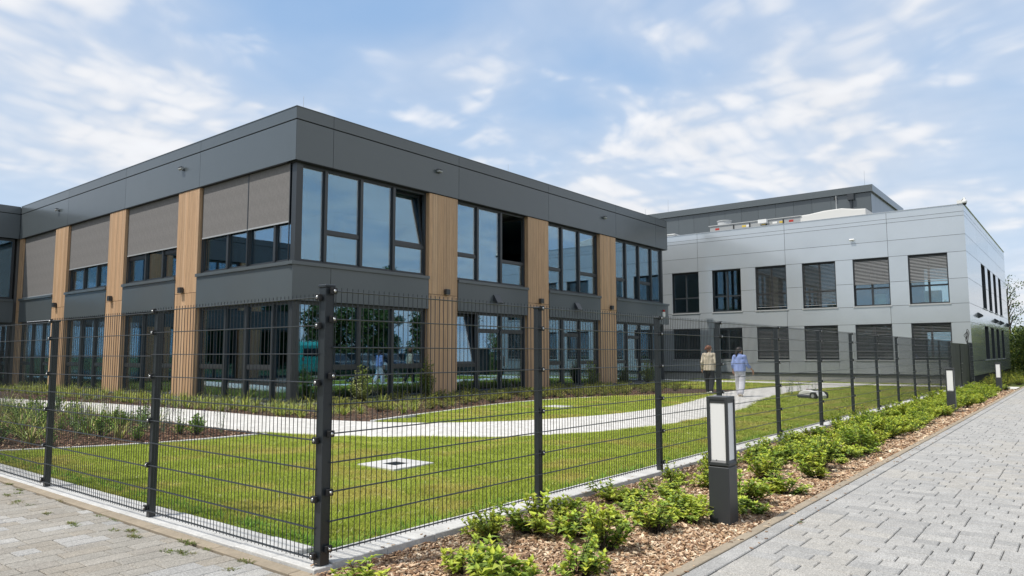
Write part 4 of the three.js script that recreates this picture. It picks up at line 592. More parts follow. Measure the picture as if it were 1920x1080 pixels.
const GY = [[0.36, 0.40, 0.065], [0.46, 0.47, 0.10], [0.22, 0.30, 0.05]], GG = [[0.22, 0.30, 0.05], [0.36, 0.38, 0.08], [0.16, 0.24, 0.05], [0.48, 0.40, 0.20]], SILV = [[0.24, 0.30, 0.18], [0.17, 0.25, 0.11]];
const bedGrass = [0, 1, 2, 3].map((k) => grassParts(700 + k, 46, 0.34 + 0.05 * k, 0.014, 0.8, GY)), deepGrass = [0, 1, 2].map((k) => grassParts(720 + k, 50, 0.55 + 0.06 * k, 0.012, 0.55, GG)), spires = [0, 1, 2].map((k) => spireParts(740 + k, 9, 0.55 + 0.08 * k, SILV, [[0.22, 0.15, 0.36], [0.30, 0.20, 0.34], [0.26, 0.24, 0.42]][k]));
const perennial = [0, 1, 2].map((k) => shrubParts(760 + k, 0.17, 0.30 + 0.05 * k, 26, 0.055, [[0.17, 0.31, 0.05], [0.33, 0.43, 0.06], [0.11, 0.20, 0.05]], 8, 0.8));
const coverPlant = [0, 1, 2].map((k) => shrubParts(780 + k, 0.24, 0.20 + 0.03 * k, 30, 0.040, [[0.27, 0.31, 0.055], [0.42, 0.42, 0.085], [0.22, 0.18, 0.06]], 8, 0.6));
{ // planting along both fronts of the dark building
  const r = rng(52), protoG = [], protoC = [];
  const grassAt = (x, z, label, group) => { const k = Math.floor(r() * 4), s = 0.75 + 0.5 * r(), pos = [x, -0.045, z]; if (!protoG[k]) { protoG[k] = plantThing('grass_clump', bedGrass[k], label, 'ornamental grass', group, pos, r() * 6.28, [s, s, s]); } else copyOf(protoG[k], pos, r() * 6.28, [s, s, s], label, group); };
  const coverAt = (x, z, label, group) => { const k = Math.floor(r() * 3), s = 0.8 + 0.5 * r(), pos = [x, -0.045, z]; if (!protoC[k]) { protoC[k] = plantThing('ground_cover_plant', coverPlant[k], label, 'ground cover', group, pos, r() * 6.28, [s, s, s]); } else copyOf(protoC[k], pos, r() * 6.28, [s, s, s], label, group); };
  for (let x = -32; x < -9.6; x += 0.46) for (let k = 0; k < 4; k++) { const z = -8.5 + k * 0.52 + (r() - 0.5) * 0.3, xx = x + (r() - 0.5) * 0.3; if (!inside(facadeBed, xx, z - 0.0) || !inside(facadeBed, xx, z + 0.22)) continue; if (r() < 0.10) continue; grassAt(xx, z, xx < -21 ? 'yellow-green grass clump at the foot of the far left pillars' : 'yellow-green grass clump between the pale path and the sunlit building front', xx < -21 ? 'grass clumps by the far left pillars' : 'grass clumps before the sunlit front'); }
  for (let z = -9.3; z > -28; z -= 0.62) for (let k = 0; k < 8; k++) { const x = -13.2 + k * 0.62 + (r() - 0.5) * 0.4, zz = z + (r() - 0.5) * 0.4; if (!inside(facadeBed, x, zz) || !inside(facadeBed, x + 0.28, zz) || !inside(facadeBed, x, zz + 0.25)) continue; if (r() < 0.12) continue; if (zz > -12 && r() < 0.6) grassAt(x, zz, 'yellow-green grass clump in the bed at the building corner', 'grass clumps at the building corner'); else coverAt(x, zz, zz > -18 ? 'low yellowish ground cover plant before the shaded front, nearer half' : 'low yellowish ground cover plant before the shaded front, farther half', zz > -18 ? 'ground cover, nearer half' : 'ground cover, farther half'); }
  // taller shrubs against the shaded front
  const tall = (x, z, H, R, seed, cols, label, leaf = 0.065) => plantThing('garden_shrub', shrubParts(seed, R, H, 80, leaf, cols, 13, 0.8), label, 'shrub', undefined, [x, -0.05, z], 0.3, [1, 1, 1]);
  tall(-12.95, -11.0, 1.1, 0.40, 801, [[0.30, 0.37, 0.08], [0.58, 0.60, 0.28], [0.20, 0.27, 0.07]], 'pale green flowering shrub by the corner windows of the dark building');
  tall(-12.65, -13.5, 1.28, 0.30, 802, [[0.18, 0.27, 0.04], [0.34, 0.40, 0.05], [0.09, 0.15, 0.03]], 'upright green shrub beside the nearest shaded timber pillar');
  tall(-12.6, -23.3, 1.12, 0.42, 803, [[0.19, 0.27, 0.05], [0.33, 0.40, 0.08], [0.10, 0.17, 0.03]], 'round green shrub before the third ground floor window bay');
  tall(-13.0, -26.8, 0.85, 0.28, 804, [[0.08, 0.13, 0.03], [0.14, 0.2, 0.05], [0.05, 0.08, 0.02]], 'small dark shrub at the foot of the last shaded pillar');
  tall(-12.3, -27.9, 1.1, 0.40, 805, [[0.22, 0.30, 0.05], [0.38, 0.44, 0.10], [0.10, 0.17, 0.03]], 'bright green shrub at the far end of the dark building');
}
{ // the flower bed left of the lawn
  const r = rng(53), pr = {};
  const put = (kind, list, label, cat, group, x, z, mats, names) => { const k = Math.floor(r() * list.length), key = kind + k, s = 0.75 + 0.5 * r(), pos = [x, -0.045, z]; if (!pr[key]) pr[key] = plantThing(kind, list[k], label, cat, group, pos, r() * 6.28, [s, s, s], mats, names); else copyOf(pr[key], pos, r() * 6.28, [s, s, s], label, group); };
  for (let x = -19.5; x < -8.1; x += 0.50) for (let k = 0; k < 7; k++) { const z = -0.85 - k * 0.52 + (r() - 0.5) * 0.35, xx = x + (r() - 0.5) * 0.3; if (!inside(flowerBed, xx, z) || !inside(flowerBed, xx + 0.4, z) || !inside(flowerBed, xx, z - 0.2)) continue; const q = r(), dense = xx < -9.6 ? 0.12 : 0.42; if (r() < dense) continue;
    if (xx > -10.4 && z < -2.6 && q < 0.7 || q < 0.22) put('salvia', spires, xx > -10.4 ? 'violet flower spikes at the tip of the flower bed beside the path' : 'violet flower spikes among the grasses of the flower bed', 'flowering plant', xx > -10.4 ? 'violet spikes at the bed tip' : 'violet spikes among grasses', xx, z, [M.leafSolid, M.petal], ['foliage', 'blossom']);
    else if (q < 0.62) put('meadow_grass_clump', deepGrass, 'tall green grass clump in the flower bed behind the left fence', 'ornamental grass', 'tall grasses in the flower bed', xx, z, [M.leafSolid], ['foliage']);
    else put('leafy_perennial', perennial, 'bright green leafy perennial in the flower bed', 'perennial', 'leafy perennials in the flower bed', xx, z); }
  for (let k = 0; k < 7; k++) put('lavender', spires, 'pale flowering lavender clump left of the robot mower', 'lavender', 'lavender beside the robot mower', -4.4 + k * 0.19, -22.9 - 0.25 * (k % 2), [M.leafSolid, M.petal], ['foliage', 'blossom']);
}
{ // yellowish shrubs on the verge past the gate
  const r = rng(54), v = shrubParts(820, 0.42, 0.5, 40, 0.06, [[0.28, 0.34, 0.05], [0.46, 0.46, 0.06], [0.15, 0.21, 0.03]], 10, 0.7); let p;
  for (let k = 0; k < 16; k++) { const z = -35.2 - k * 0.85, x = 0.55 + r() * 1.1, s = 0.7 + 0.5 * r(), lab = 'yellow-green low shrub on the verge beside the silver side wall'; if (!p) p = plantThing('verge_shrub', v, lab, 'shrub', 'shrubs on the verge', [x, -0.06, z], 0, [s, s, s]); else copyOf(p, [x, -0.06, z], r() * 6.28, [s, s, s], lab, 'shrubs on the verge'); }
}
/* ---------------------------------------------------------------- trees and hedges */
function treeParts(seed, H, R, clearH, leaves, leaf, cols, shape) { // shape: 'round' | 'column' | 'bush'
  const r = rng(seed), wood = [], L = new Leaves(), lobes = [], th = shape === 'column' ? H * 0.95 : H * 0.72, bend = V((r() - 0.5) * 0.3, 0, (r() - 0.5) * 0.3);
  const tr = Math.max(0.04, H * 0.018); wood.push(rod([0, -0.15, 0], [bend.x * 0.5, th * 0.5, bend.z * 0.5], tr, tr * 0.75, 8), rod([bend.x * 0.5, th * 0.5, bend.z * 0.5], [bend.x, th, bend.z], tr * 0.75, tr * 0.25, 7));
  const nl = shape === 'column' ? 16 : 22;
  for (let k = 0; k < nl; k++) { const t = (k + r()) / nl, y = lerp(clearH, H * 0.96, t), prof = shape === 'column' ? Math.sin(Math.PI * Math.min(1, 0.12 + t * 0.9)) : Math.sqrt(Math.max(0.05, 1 - (t * 1.5 - 0.62) ** 2)), a = k * 2.4 + r(), rr = R * prof * (0.35 + 0.6 * r()), c = V(Math.cos(a) * rr + bend.x * t, y, Math.sin(a) * rr + bend.z * t), s = R * (shape === 'column' ? 0.42 : 0.30 + 0.22 * r()); lobes.push([c, s]); wood.push(rod([bend.x * t * 0.6, Math.max(0.3, y - H * 0.14), bend.z * t * 0.6], c.toArray(), tr * 0.3, tr * 0.08, 5)); }
  for (let k = 0; k < leaves; k++) { const [c, s] = lobes[Math.floor(r() * lobes.length)], d = spherical(r), q = Math.cbrt(0.12 + 0.88 * r()) * (0.8 + 0.45 * r()), at = c.clone().add(V(d.x * s * q, d.y * s * q * 0.85, d.z * s * q)); if (at.y < 0.1) continue; const dir = spherical(r).add(V(0, -0.2, 0)); L.leaf(at, dir, spherical(r), leaf * (0.7 + 0.6 * r()), leaf * (0.5 + 0.3 * r()), jit(cols[Math.floor(r() * cols.length)], r, 0.3)); }
  return [L.geo(), mergeGeometries(wood.map((g) => g.toNonIndexed()))];
}
function treeThing(name, label, parts, pos, turn, s, group) { return plantThing(name, parts, label, 'tree', group, pos, turn, [s, s, s], [M.leaf, M.bark], ['crown', 'trunk']); }
const TG = [[0.075, 0.125, 0.024], [0.12, 0.18, 0.03], [0.05, 0.09, 0.018]], TY = [[0.20, 0.26, 0.04], [0.32, 0.35, 0.05], [0.12, 0.18, 0.03]];
{
  const r = rng(55), roundA = treeParts(901, 6.5, 2.6, 0.5, 5200, 0.30, TG), roundB = treeParts(902, 7.2, 2.4, 0.7, 5200, 0.30, TG), pop = treeParts(903, 11, 1.3, 0.8, 4200, 0.24, TG, 'column'), bush = treeParts(904, 3.4, 1.5, 0.3, 5600, 0.14, [...TG, ...TY], 'bush'), young = treeParts(905, 8.2, 1.1, 4.2, 700, 0.16, TG);
  treeThing('slender_tree', 'slender tree with sparse leaves rising behind the silver building', young, [-0.45, -0.1, -66], 0, 0.95);
  // leafy hedge past the end of the silver building, and its continuation along the verge, mirrored in the side wall
  const hp = [[0.95, -61.5, 1.0], [2.3, -63, 1.05], [0.2, -66, 1.0], [1.5, -59.2, 0.95], [3.6, -61, 1.1], [4.4, -57.5, 1.0], [4.9, -54, 1.1], [5.2, -50.5, 1.0], [5.4, -47, 1.1], [5.6, -43.5, 0.95]]; let pb;
  hp.forEach(([x, z, s], i) => { const lab = i < 4 ? 'tall leafy hedge bush past the end of the silver building' : 'leafy hedge bush beside the walkway opposite the silver side wall', gr = i < 4 ? 'hedge bushes past the silver building' : 'hedge bushes opposite the silver wall'; if (!pb) pb = treeThing('hedge_bush', lab, bush, [x, -0.1, z], 0, s, gr); else copyOf(pb, [x, -0.1, z], r() * 6.28, [s, s, s], lab, gr); });
  // trees beyond the car park, seen only as reflections in the dark building's glass
  let pr = [null, null, null]; const set = [roundA, roundB, pop], kinds = ['broad_tree', 'broad_tree', 'poplar_tree'];
  for (let k = 0; k < 19; k++) { const z = -4 - k * 3.5, kind = k % 4 === 2 ? 2 : k % 2, x = 27.5 + 2 * r() + (kind === 2 ? 2.5 : 0), s = 0.85 + 0.3 * r(), lab = kind === 2 ? 'tall narrow poplar beyond the car park, mirrored in the windows' : 'broad dark green tree beyond the car park, mirrored in the windows', gr = kind === 2 ? 'poplars beyond the car park' : 'broad trees beyond the car park'; if (!pr[kind]) pr[kind] = treeThing(kinds[kind], lab, set[kind], [x, -0.1, z], 0, s, gr); else copyOf(pr[kind], [x, -0.1, z], r() * 6.28, [s, s, s], lab, gr); }
  for (let k = 0; k < 14; k++) { const x = 10 - k * 3.6, z = 27 + 3 * r(), q = k % 2, s = 1.0 + 0.35 * r(), lab = 'broad dark green tree across the forecourt, mirrored in the sunlit front'; copyOf(pr[q], [x, -0.1, z], r() * 6.28, [s, s, s], lab, 'trees across the forecourt'); }
  let hb; const low = shrubParts(910, 0.55, 0.36, 60, 0.09, [[0.05, 0.09, 0.02], [0.10, 0.15, 0.03], [0.03, 0.06, 0.015]], 10, 0.7);
  for (let k = 0; k < 34; k++) { const z = -8 - k * 1.05, lab = 'dark low hedge plant at the edge of the car park', gr = 'low hedge at the car park'; if (!hb) hb = plantThing('low_hedge', low, lab, 'hedge', gr, [9.9, -0.08, z], 0, [1, 1, 1]); else copyOf(hb, [9.9, -0.08, z], r() * 6.28, [1, 0.9 + 0.2 * r(), 1], lab, gr); }
}
/* ---------------------------------------------------------------- parked vehicles, mirrored in the glass */
function carProto(name, label, colour, van, pos, turn) {
  const t = thing(name, label, van ? 'van' : 'car', pos, turn, undefined), paint = phy(colour, 0.3, { clearcoat: 1, clearcoatRoughness: 0.04 }), w = van ? 1.95 : 1.78, glass = phy([0.02, 0.025, 0.03], 0.05, {});
  const body = van ? [[-2.6, 0.35], [-2.62, 0.9], [-2.58, 2.2], [-2.45, 2.42], [1.2, 2.45], [1.55, 2.35], [2.15, 1.42], [2.75, 1.2], [2.85, 0.8], [2.85, 0.38]] : [[-2.15, 0.30], [-2.2, 0.62], [-2.12, 0.96], [-1.2, 1.0], [1.0, 0.98], [1.95, 0.83], [2.16, 0.62], [2.16, 0.28]];
  const ext = (pts, ww, bev) => new THREE.ExtrudeGeometry(new THREE.Shape(pts.map(([x, y]) => new THREE.Vector2(x, y))), { depth: ww - 2 * bev, bevelSize: bev, bevelThickness: bev, bevelSegments: 3 }).translate(0, 0, -ww / 2 + bev);
  part(t, 'body', ext(body, w, 0.07), paint);
  if (!van) { part(t, 'cabin', ext([[-1.95, 0.95], [-1.55, 1.42], [-0.9, 1.52], [0.25, 1.50], [1.15, 0.95]], w - 0.22, 0.1), glass); part(t, 'roof', ext([[-1.5, 1.50], [-0.9, 1.585], [0.15, 1.57], [0.4, 1.50]], w - 0.36, 0.06), paint); } else { part(t, 'windscreen', ext([[1.5, 1.5], [1.62, 2.2], [1.72, 2.2], [2.2, 1.45]], w - 0.25, 0.05), glass); for (const s of [-1, 1]) part(t, 'side_window', bx(0.9, 1.6, 1.5, 2.1, s * w / 2 - 0.02, s * w / 2 + 0.02), glass); part(t, 'rear_window', bx(-2.68, -2.64, 1.4, 2.0, -0.7, 0.7), glass); }
  for (const s of [-1, 1]) { part(t, 'headlight', rbx(0.16, 0.14, 0.34, 0.04, van ? 2.84 : 2.14, van ? 0.95 : 0.70, s * 0.62), M.diffuser); part(t, 'tail_light', rbx(0.08, 0.22, 0.18, 0.03, van ? -2.66 : -2.20, van ? 1.2 : 0.80, s * 0.72), M.red); part(t, 'door_mirror', rbx(0.12, 0.12, 0.16, 0.03, 0.85, van ? 1.5 : 1.05, s * (w / 2 + 0.08)), paint); }
  for (const x of van ? [-1.75, 1.85] : [-1.32, 1.36]) for (const s of [-1, 1]) { const g = new THREE.CylinderGeometry(0.33, 0.33, 0.22, 28).rotateX(Math.PI / 2).translate(x, 0.33, s * (w / 2 - 0.08)); const wh = part(t, 'wheel', g, M.rubber); part(wh, 'rim', new THREE.CylinderGeometry(0.21, 0.21, 0.24, 20).rotateX(Math.PI / 2).translate(x, 0.33, s * (w / 2 - 0.08)), M.steel); }
  return t;
}
[[[0.015, 0.03, 0.07], 'dark blue car parked third from the van, mirrored in the glass'], [[0.02, 0.025, 0.03], 'black car parked first after the van, mirrored in the glass'], [[0.25, 0.27, 0.29], 'silver grey car parked second from the van, mirrored in the glass'], [[0.05, 0.055, 0.06], 'dark grey car parked fourth from the van, mirrored in the glass'], [[0.5, 0.5, 0.5], 'pale car parked at the far end of the car park row']].forEach(([c, lab], i) => carProto('parked_car', lab, c, false, [14.2, -0.1, [-38.6, -33.0, -35.8, -41.4, -46][i]], Math.PI + (i % 2) * 0.04));
carProto('parked_van', 'turquoise delivery van parked nearest, mirrored in the corner glass', [0.03, 0.42, 0.38], true, [13.2, -0.1, -28.2], 0.02);
/* ---------------------------------------------------------------- people on the path */
function figureMesh(bones, box, res) { // bones: [a, b, ra, rb, (k)] tapered capsules joined by a smooth minimum
  const mc = new MarchingCubes(res, M.white, false, false, 400000); mc.isolation = 0; const [lo, hi] = box, n = res, half = n / 2;
  const B = bones.map(([a, b, ra, rb]) => ({ a, d: [b[0] - a[0], b[1] - a[1], b[2] - a[2]], ra, rb, l2: (b[0] - a[0]) ** 2 + (b[1] - a[1]) ** 2 + (b[2] - a[2]) ** 2 }));
  const K = 0.016;
  for (let z = 0; z < n; z++) for (let y = 0; y < n; y++) for (let x = 0; x < n; x++) {
    const p = [lerp(lo[0], hi[0], ((x - half) / half + 1) / 2), lerp(lo[1], hi[1], ((y - half) / half + 1) / 2), lerp(lo[2], hi[2], ((z - half) / half + 1) / 2)]; let m = 9;
    for (const b of B) { const ex = p[0] - b.a[0], ey = p[1] - b.a[1], ez = p[2] - b.a[2]; let t = b.l2 > 1e-9 ? (ex * b.d[0] + ey * b.d[1] + ez * b.d[2]) / b.l2 : 0; t = t < 0 ? 0 : t > 1 ? 1 : t; const qx = ex - t * b.d[0], qy = ey - t * b.d[1], qz = ez - t * b.d[2]; let d = Math.sqrt(qx * qx + qy * qy + qz * qz) - lerp(b.ra, b.rb, t); if (m > 8) m = d; else { const h = Math.max(K - Math.abs(m - d), 0) / K; m = Math.min(m, d) - h * h * K * 0.25; } }
    mc.field[x + y * n + z * n * n] = -m;
  }
  mc.update(); const c = mc.count, pos = new Float32Array(c * 3); for (let i = 0; i < c; i++) for (let k = 0; k < 3; k++) pos[i * 3 + k] = lerp(lo[k], hi[k], (mc.positionArray[i * 3 + k] + 1) / 2);
  let g = new THREE.BufferGeometry(); g.setAttribute('position', new THREE.BufferAttribute(pos, 3)); g = mergeVertices(g, 1e-5); g.computeVertexNormals(); return g;
}
function person(label, pos, turn, o) { // built facing +z, walking; o.h is the standing height
  const t = thing('person', label, 'person', pos, turn), k = o.h / 1.70, S = (a) => a.map((v) => v * k), s = o.stride, bone = (a, b, ra, rb) => [S(a), S(b), ra * k, rb * k];
  const hip = 0.90, sh = 1.40, kneeF = [0.085, 0.49, 0.16 * s], ankF = [0.085, 0.10, 0.20 * s], kneeB = [-0.085, 0.50, -0.03 * s], ankB = [-0.08, 0.14, -0.30 * s];
  const eL = [0.235, 1.12, -0.05 + o.armL * 0.12], wL = [0.25 + o.outL, 0.90, 0.05 + o.armL * 0.3], eR = [-0.235, 1.12, -0.05 + o.armR * 0.12], wR = [-0.25 - o.outR, 0.90, 0.05 + o.armR * 0.3];
  const hand = (w, sgn) => { const dn = [w[0] + 0.005 * sgn, w[1] - 0.075, w[2] + 0.02], out = [bone(w, dn, 0.026, 0.034)]; [[-0.024, 0.075], [-0.008, 0.088], [0.008, 0.083], [0.022, 0.066]].forEach(([dz, L]) => { const a = [dn[0], dn[1] - 0.012, dn[2] + dz], m = [a[0] - 0.006 * sgn, a[1] - L * 0.5, a[2] + 0.006], e = [a[0] - 0.02 * sgn, a[1] - L, a[2] + 0.012]; out.push(bone(a, m, 0.010, 0.009), bone(m, e, 0.009, 0.0075)); }); out.push(bone([w[0], w[1] - 0.03, w[2] + 0.02], [w[0] - 0.012 * sgn, w[1] - 0.08, w[2] + 0.062], 0.013, 0.010)); return out; };
  const lean = 0.02, tx = o.look;
  const bones = [bone([0, hip, 0], [0, 1.10, 0], 0.135, 0.118), bone([0, 1.10, 0], [0, 1.33, lean], 0.118, 0.130), bone([-0.15, 1.385, 0], [0.15, 1.385, 0], 0.062, 0.062), bone([0, 1.38, 0.01], [0, 1.49, 0.02], 0.058, 0.052),
    bone([0.085, hip - 0.02, 0], kneeF, 0.092, 0.058), bone(kneeF, ankF, 0.058, 0.038), bone([-0.085, hip - 0.02, 0], kneeB, 0.092, 0.058), bone(kneeB, ankB, 0.058, 0.038), bone(ankF, [0.09, 0.045, 0.20 * s + 0.15], 0.04, 0.03), bone(ankB, [-0.09, 0.035, -0.30 * s + 0.13], 0.04, 0.028),
    bone([0.175, 1.385, 0], eL, 0.050, 0.040), bone(eL, wL, 0.040, 0.026), bone([-0.175, 1.385, 0], eR, 0.050, 0.040), bone(eR, wR, 0.040, 0.026)];
  const box = [S([-0.46, -0.02, -0.52]), S([0.46, 1.74, 0.52])];
  const headC = [0.0, 1.595, 0.03], hd = (x, y, z) => { const c = Math.cos(tx), q = Math.sin(tx); return [headC[0] + x * c + z * q, headC[1] + y, headC[2] - x * q + z * c]; };
  const headBones = [bone([0, 1.47, 0.02], [0, 1.53, 0.03], 0.05, 0.055), bone(hd(0, 0.02, -0.02), hd(0, 0.02, 0.015), 0.085, 0.082), bone(hd(0, -0.03, 0.035), hd(0, -0.075, 0.05), 0.062, 0.038), bone(hd(0, 0.0, 0.095), hd(0, -0.03, 0.112), 0.010, 0.015), bone(hd(0, -0.055, 0.09), hd(0, -0.055, 0.092), 0.016, 0.016), bone(hd(0.085, 0.0, 0.0), hd(0.088, -0.03, 0.0), 0.017, 0.012), bone(hd(-0.085, 0.0, 0.0), hd(-0.088, -0.03, 0.0), 0.017, 0.012), bone(hd(-0.03, 0.012, 0.085), hd(0.03, 0.012, 0.085), 0.012, 0.012)];
  const g1 = figureMesh(bones, box, 84), g2 = figureMesh(headBones, [S([-0.13, 1.42, -0.12]), S([0.13, 1.72, 0.18])], 56);
  const g3 = figureMesh(hand(wL, 1), [S([wL[0] - 0.09, wL[1] - 0.21, wL[2] - 0.06]), S([wL[0] + 0.06, wL[1] + 0.03, wL[2] + 0.11])], 44), g4 = figureMesh(hand(wR, -1), [S([wR[0] - 0.06, wR[1] - 0.21, wR[2] - 0.06]), S([wR[0] + 0.09, wR[1] + 0.03, wR[2] + 0.11])], 44);
  const body = part(t, 'body', mergeGeometries([g1, g2, g3, g4]), o.skin);
  for (const q of [-1, 1]) part(body, 'eye', new THREE.SphereGeometry(0.010 * k, 10, 8).translate(...S(hd(0.03 * q, 0.0, 0.095))), std([0.03, 0.02, 0.015], 0.2));
  part(body, 'mouth', new THREE.SphereGeometry(0.012 * k, 10, 6).scale(1.6, 0.4, 0.5).translate(...S(hd(0, -0.058, 0.108))), std([0.35, 0.12, 0.10], 0.6));
  const e = 0.016, sl = o.sleeve, at = (a, b, q) => [lerp(a[0], b[0], q), lerp(a[1], b[1], q), lerp(a[2], b[2], q)];
  const shirt = [bone([0, o.hem, -0.005], [0, 1.10, 0], 0.155 + o.flare, 0.138), bone([-0.05, o.hem + 0.01, 0], [-0.06, 1.2, 0], 0.135 + o.flare, 0.13), bone([0.05, o.hem + 0.01, 0], [0.06, 1.2, 0], 0.135 + o.flare, 0.13), bone([0, 1.10, 0], [0, 1.33, lean], 0.138, 0.150), bone([-0.155, 1.385, 0], [0.155, 1.385, 0], 0.074, 0.074), bone([0, 1.38, 0.005], [0, 1.455, 0.012], 0.078, 0.064),
    bone([0.175, 1.385, 0], eL, 0.068, 0.062), bone(eL, at(eL, wL, sl), 0.062, 0.052), bone([-0.175, 1.385, 0], eR, 0.068, 0.062), bone(eR, at(eR, wR, sl), 0.062, 0.052)];
  const cut = (g, y) => { const p = g.attributes.position; for (let i = 0; i < p.count; i++) if (p.getY(i) < y) p.setY(i, y); g.computeVertexNormals(); return g; };
  part(body, 'shirt', cut(figureMesh(shirt, [S([-0.46, o.hem - 0.25, -0.40]), S([0.46, 1.56, 0.40])], 76), Math.min(S([0, o.hem - 0.02, 0])[1], 9)), o.top);
  const w = o.wide, tr = [bone([0, hip + 0.06, 0], [0, hip - 0.02, 0], 0.138, 0.145), bone([0.08, hip - 0.02, 0], kneeF, 0.112, 0.082 + w), bone(kneeF, at(kneeF, ankF, 0.93), 0.082 + w, 0.066 + w * 1.4), bone([-0.08, hip - 0.02, 0], kneeB, 0.112, 0.082 + w), bone(kneeB, at(kneeB, ankB, 0.93), 0.082 + w, 0.066 + w * 1.4)];
  part(body, 'trousers', figureMesh(tr, [S([-0.30, 0.0, -0.50]), S([0.30, 1.14, 0.45])], 76), o.legs);
  const shoe = (a, toe) => figureMesh([bone([a[0], 0.055 + (a[1] - 0.10) * 0.9, a[2] - 0.03], toe, 0.046, 0.040)], [S([a[0] - 0.08, -0.03, a[2] - 0.14]), S([a[0] + 0.08, 0.22, a[2] + 0.26])], 30);
  part(body, 'shoe', shoe(ankF, [0.09, 0.04, 0.20 * s + 0.13]), o.shoe); part(body, 'shoe', shoe(ankB, [-0.09, 0.04, -0.30 * s + 0.12]), o.shoe);
  part(body, 'hair', figureMesh([bone(hd(0, 0.045, -0.035), hd(0, 0.05, 0.02), 0.092, 0.080), bone(hd(0, -0.02, -0.06), hd(0, 0.03, -0.05), 0.066, 0.088), bone(hd(0.055, 0.0, -0.02), hd(0.05, 0.05, 0.02), 0.046, 0.05), bone(hd(-0.055, 0.0, -0.02), hd(-0.05, 0.05, 0.02), 0.046, 0.05), ...o.tail(hd, bone)], [S([-0.2, 1.20, -0.28]), S([0.2, 1.76, 0.16])], 60), o.hair);
  return t;
}
{
  const stripeT = (a, b, n, vert) => tex(128, 128, (u, v) => { const q = Math.sin((vert ? u : v) * Math.PI * 2 * n) > 0.2; const k = 0.92 + 0.2 * (fbm(u * 6, v * 6, 3, 6, 6) - 0.5); return (q ? a : b).map((c) => c * k); }, 1, 1);
  const uvBody = (m) => { const g = m.geometry; const p = g.attributes.position, uv = new Float32Array(p.count * 2); for (let i = 0; i < p.count; i++) { uv[i * 2] = Math.atan2(p.getX(i), -p.getZ(i)) / Math.PI; uv[i * 2 + 1] = p.getY(i); } g.setAttribute('uv', new THREE.BufferAttribute(uv, 2)); };
  const a = person('person with red-brown hair bun in cream striped jacket and black trousers walking away', [-6.52, -0.03, -21.7], Math.PI + 0.25, { h: 1.74, stride: 0.8, armL: -0.1, armR: 0.25, outL: 0.0, outR: 0.0, look: -0.75, hem: 0.86, flare: 0.02, sleeve: 0.95, wide: 0.012, skin: std([0.52, 0.32, 0.23], 0.6), top: std([1, 1, 1], 0.9, { map: stripeT([0.68, 0.61, 0.48], [0.50, 0.42, 0.31], 12, true) }), legs: std([0.02, 0.022, 0.027], 0.9), shoe: std([0.7, 0.66, 0.6], 0.7), hair: std([0.17, 0.062, 0.028], 0.6), tail: (hd, bone) => [bone(hd(0, 0.005, -0.13), hd(0.01, -0.01, -0.135), 0.05, 0.045), bone(hd(0.0, -0.06, -0.08), hd(0.01, -0.1, -0.06), 0.03, 0.015)] });
  const b = person('person with dark ponytail in blue blouse and pale trousers walking away with one arm out', [-5.1, -0.03, -20.95], Math.PI + 0.1, { h: 1.66, stride: 0.75, armL: 0.2, armR: 0.75, outL: 0.0, outR: 0.13, look: -0.55, hem: 0.90, flare: 0.03, sleeve: 0.45, wide: 0.022, skin: std([0.48, 0.28, 0.19], 0.6), top: std([1, 1, 1], 0.9, { map: stripeT([0.25, 0.34, 0.70], [0.33, 0.42, 0.74], 20, true) }), legs: std([0.62, 0.62, 0.68], 0.9), shoe: std([0.62, 0.55, 0.45], 0.7), hair: std([0.025, 0.017, 0.013], 0.5), tail: (hd, bone) => [bone(hd(0, 0.0, -0.115), hd(0.01, -0.10, -0.15), 0.036, 0.04), bone(hd(0.01, -0.10, -0.15), hd(0.02, -0.25, -0.13), 0.04, 0.016)] });
  for (const q of [a, b]) q.traverse((m) => { if (m.name === 'shirt') uvBody(m); });
}
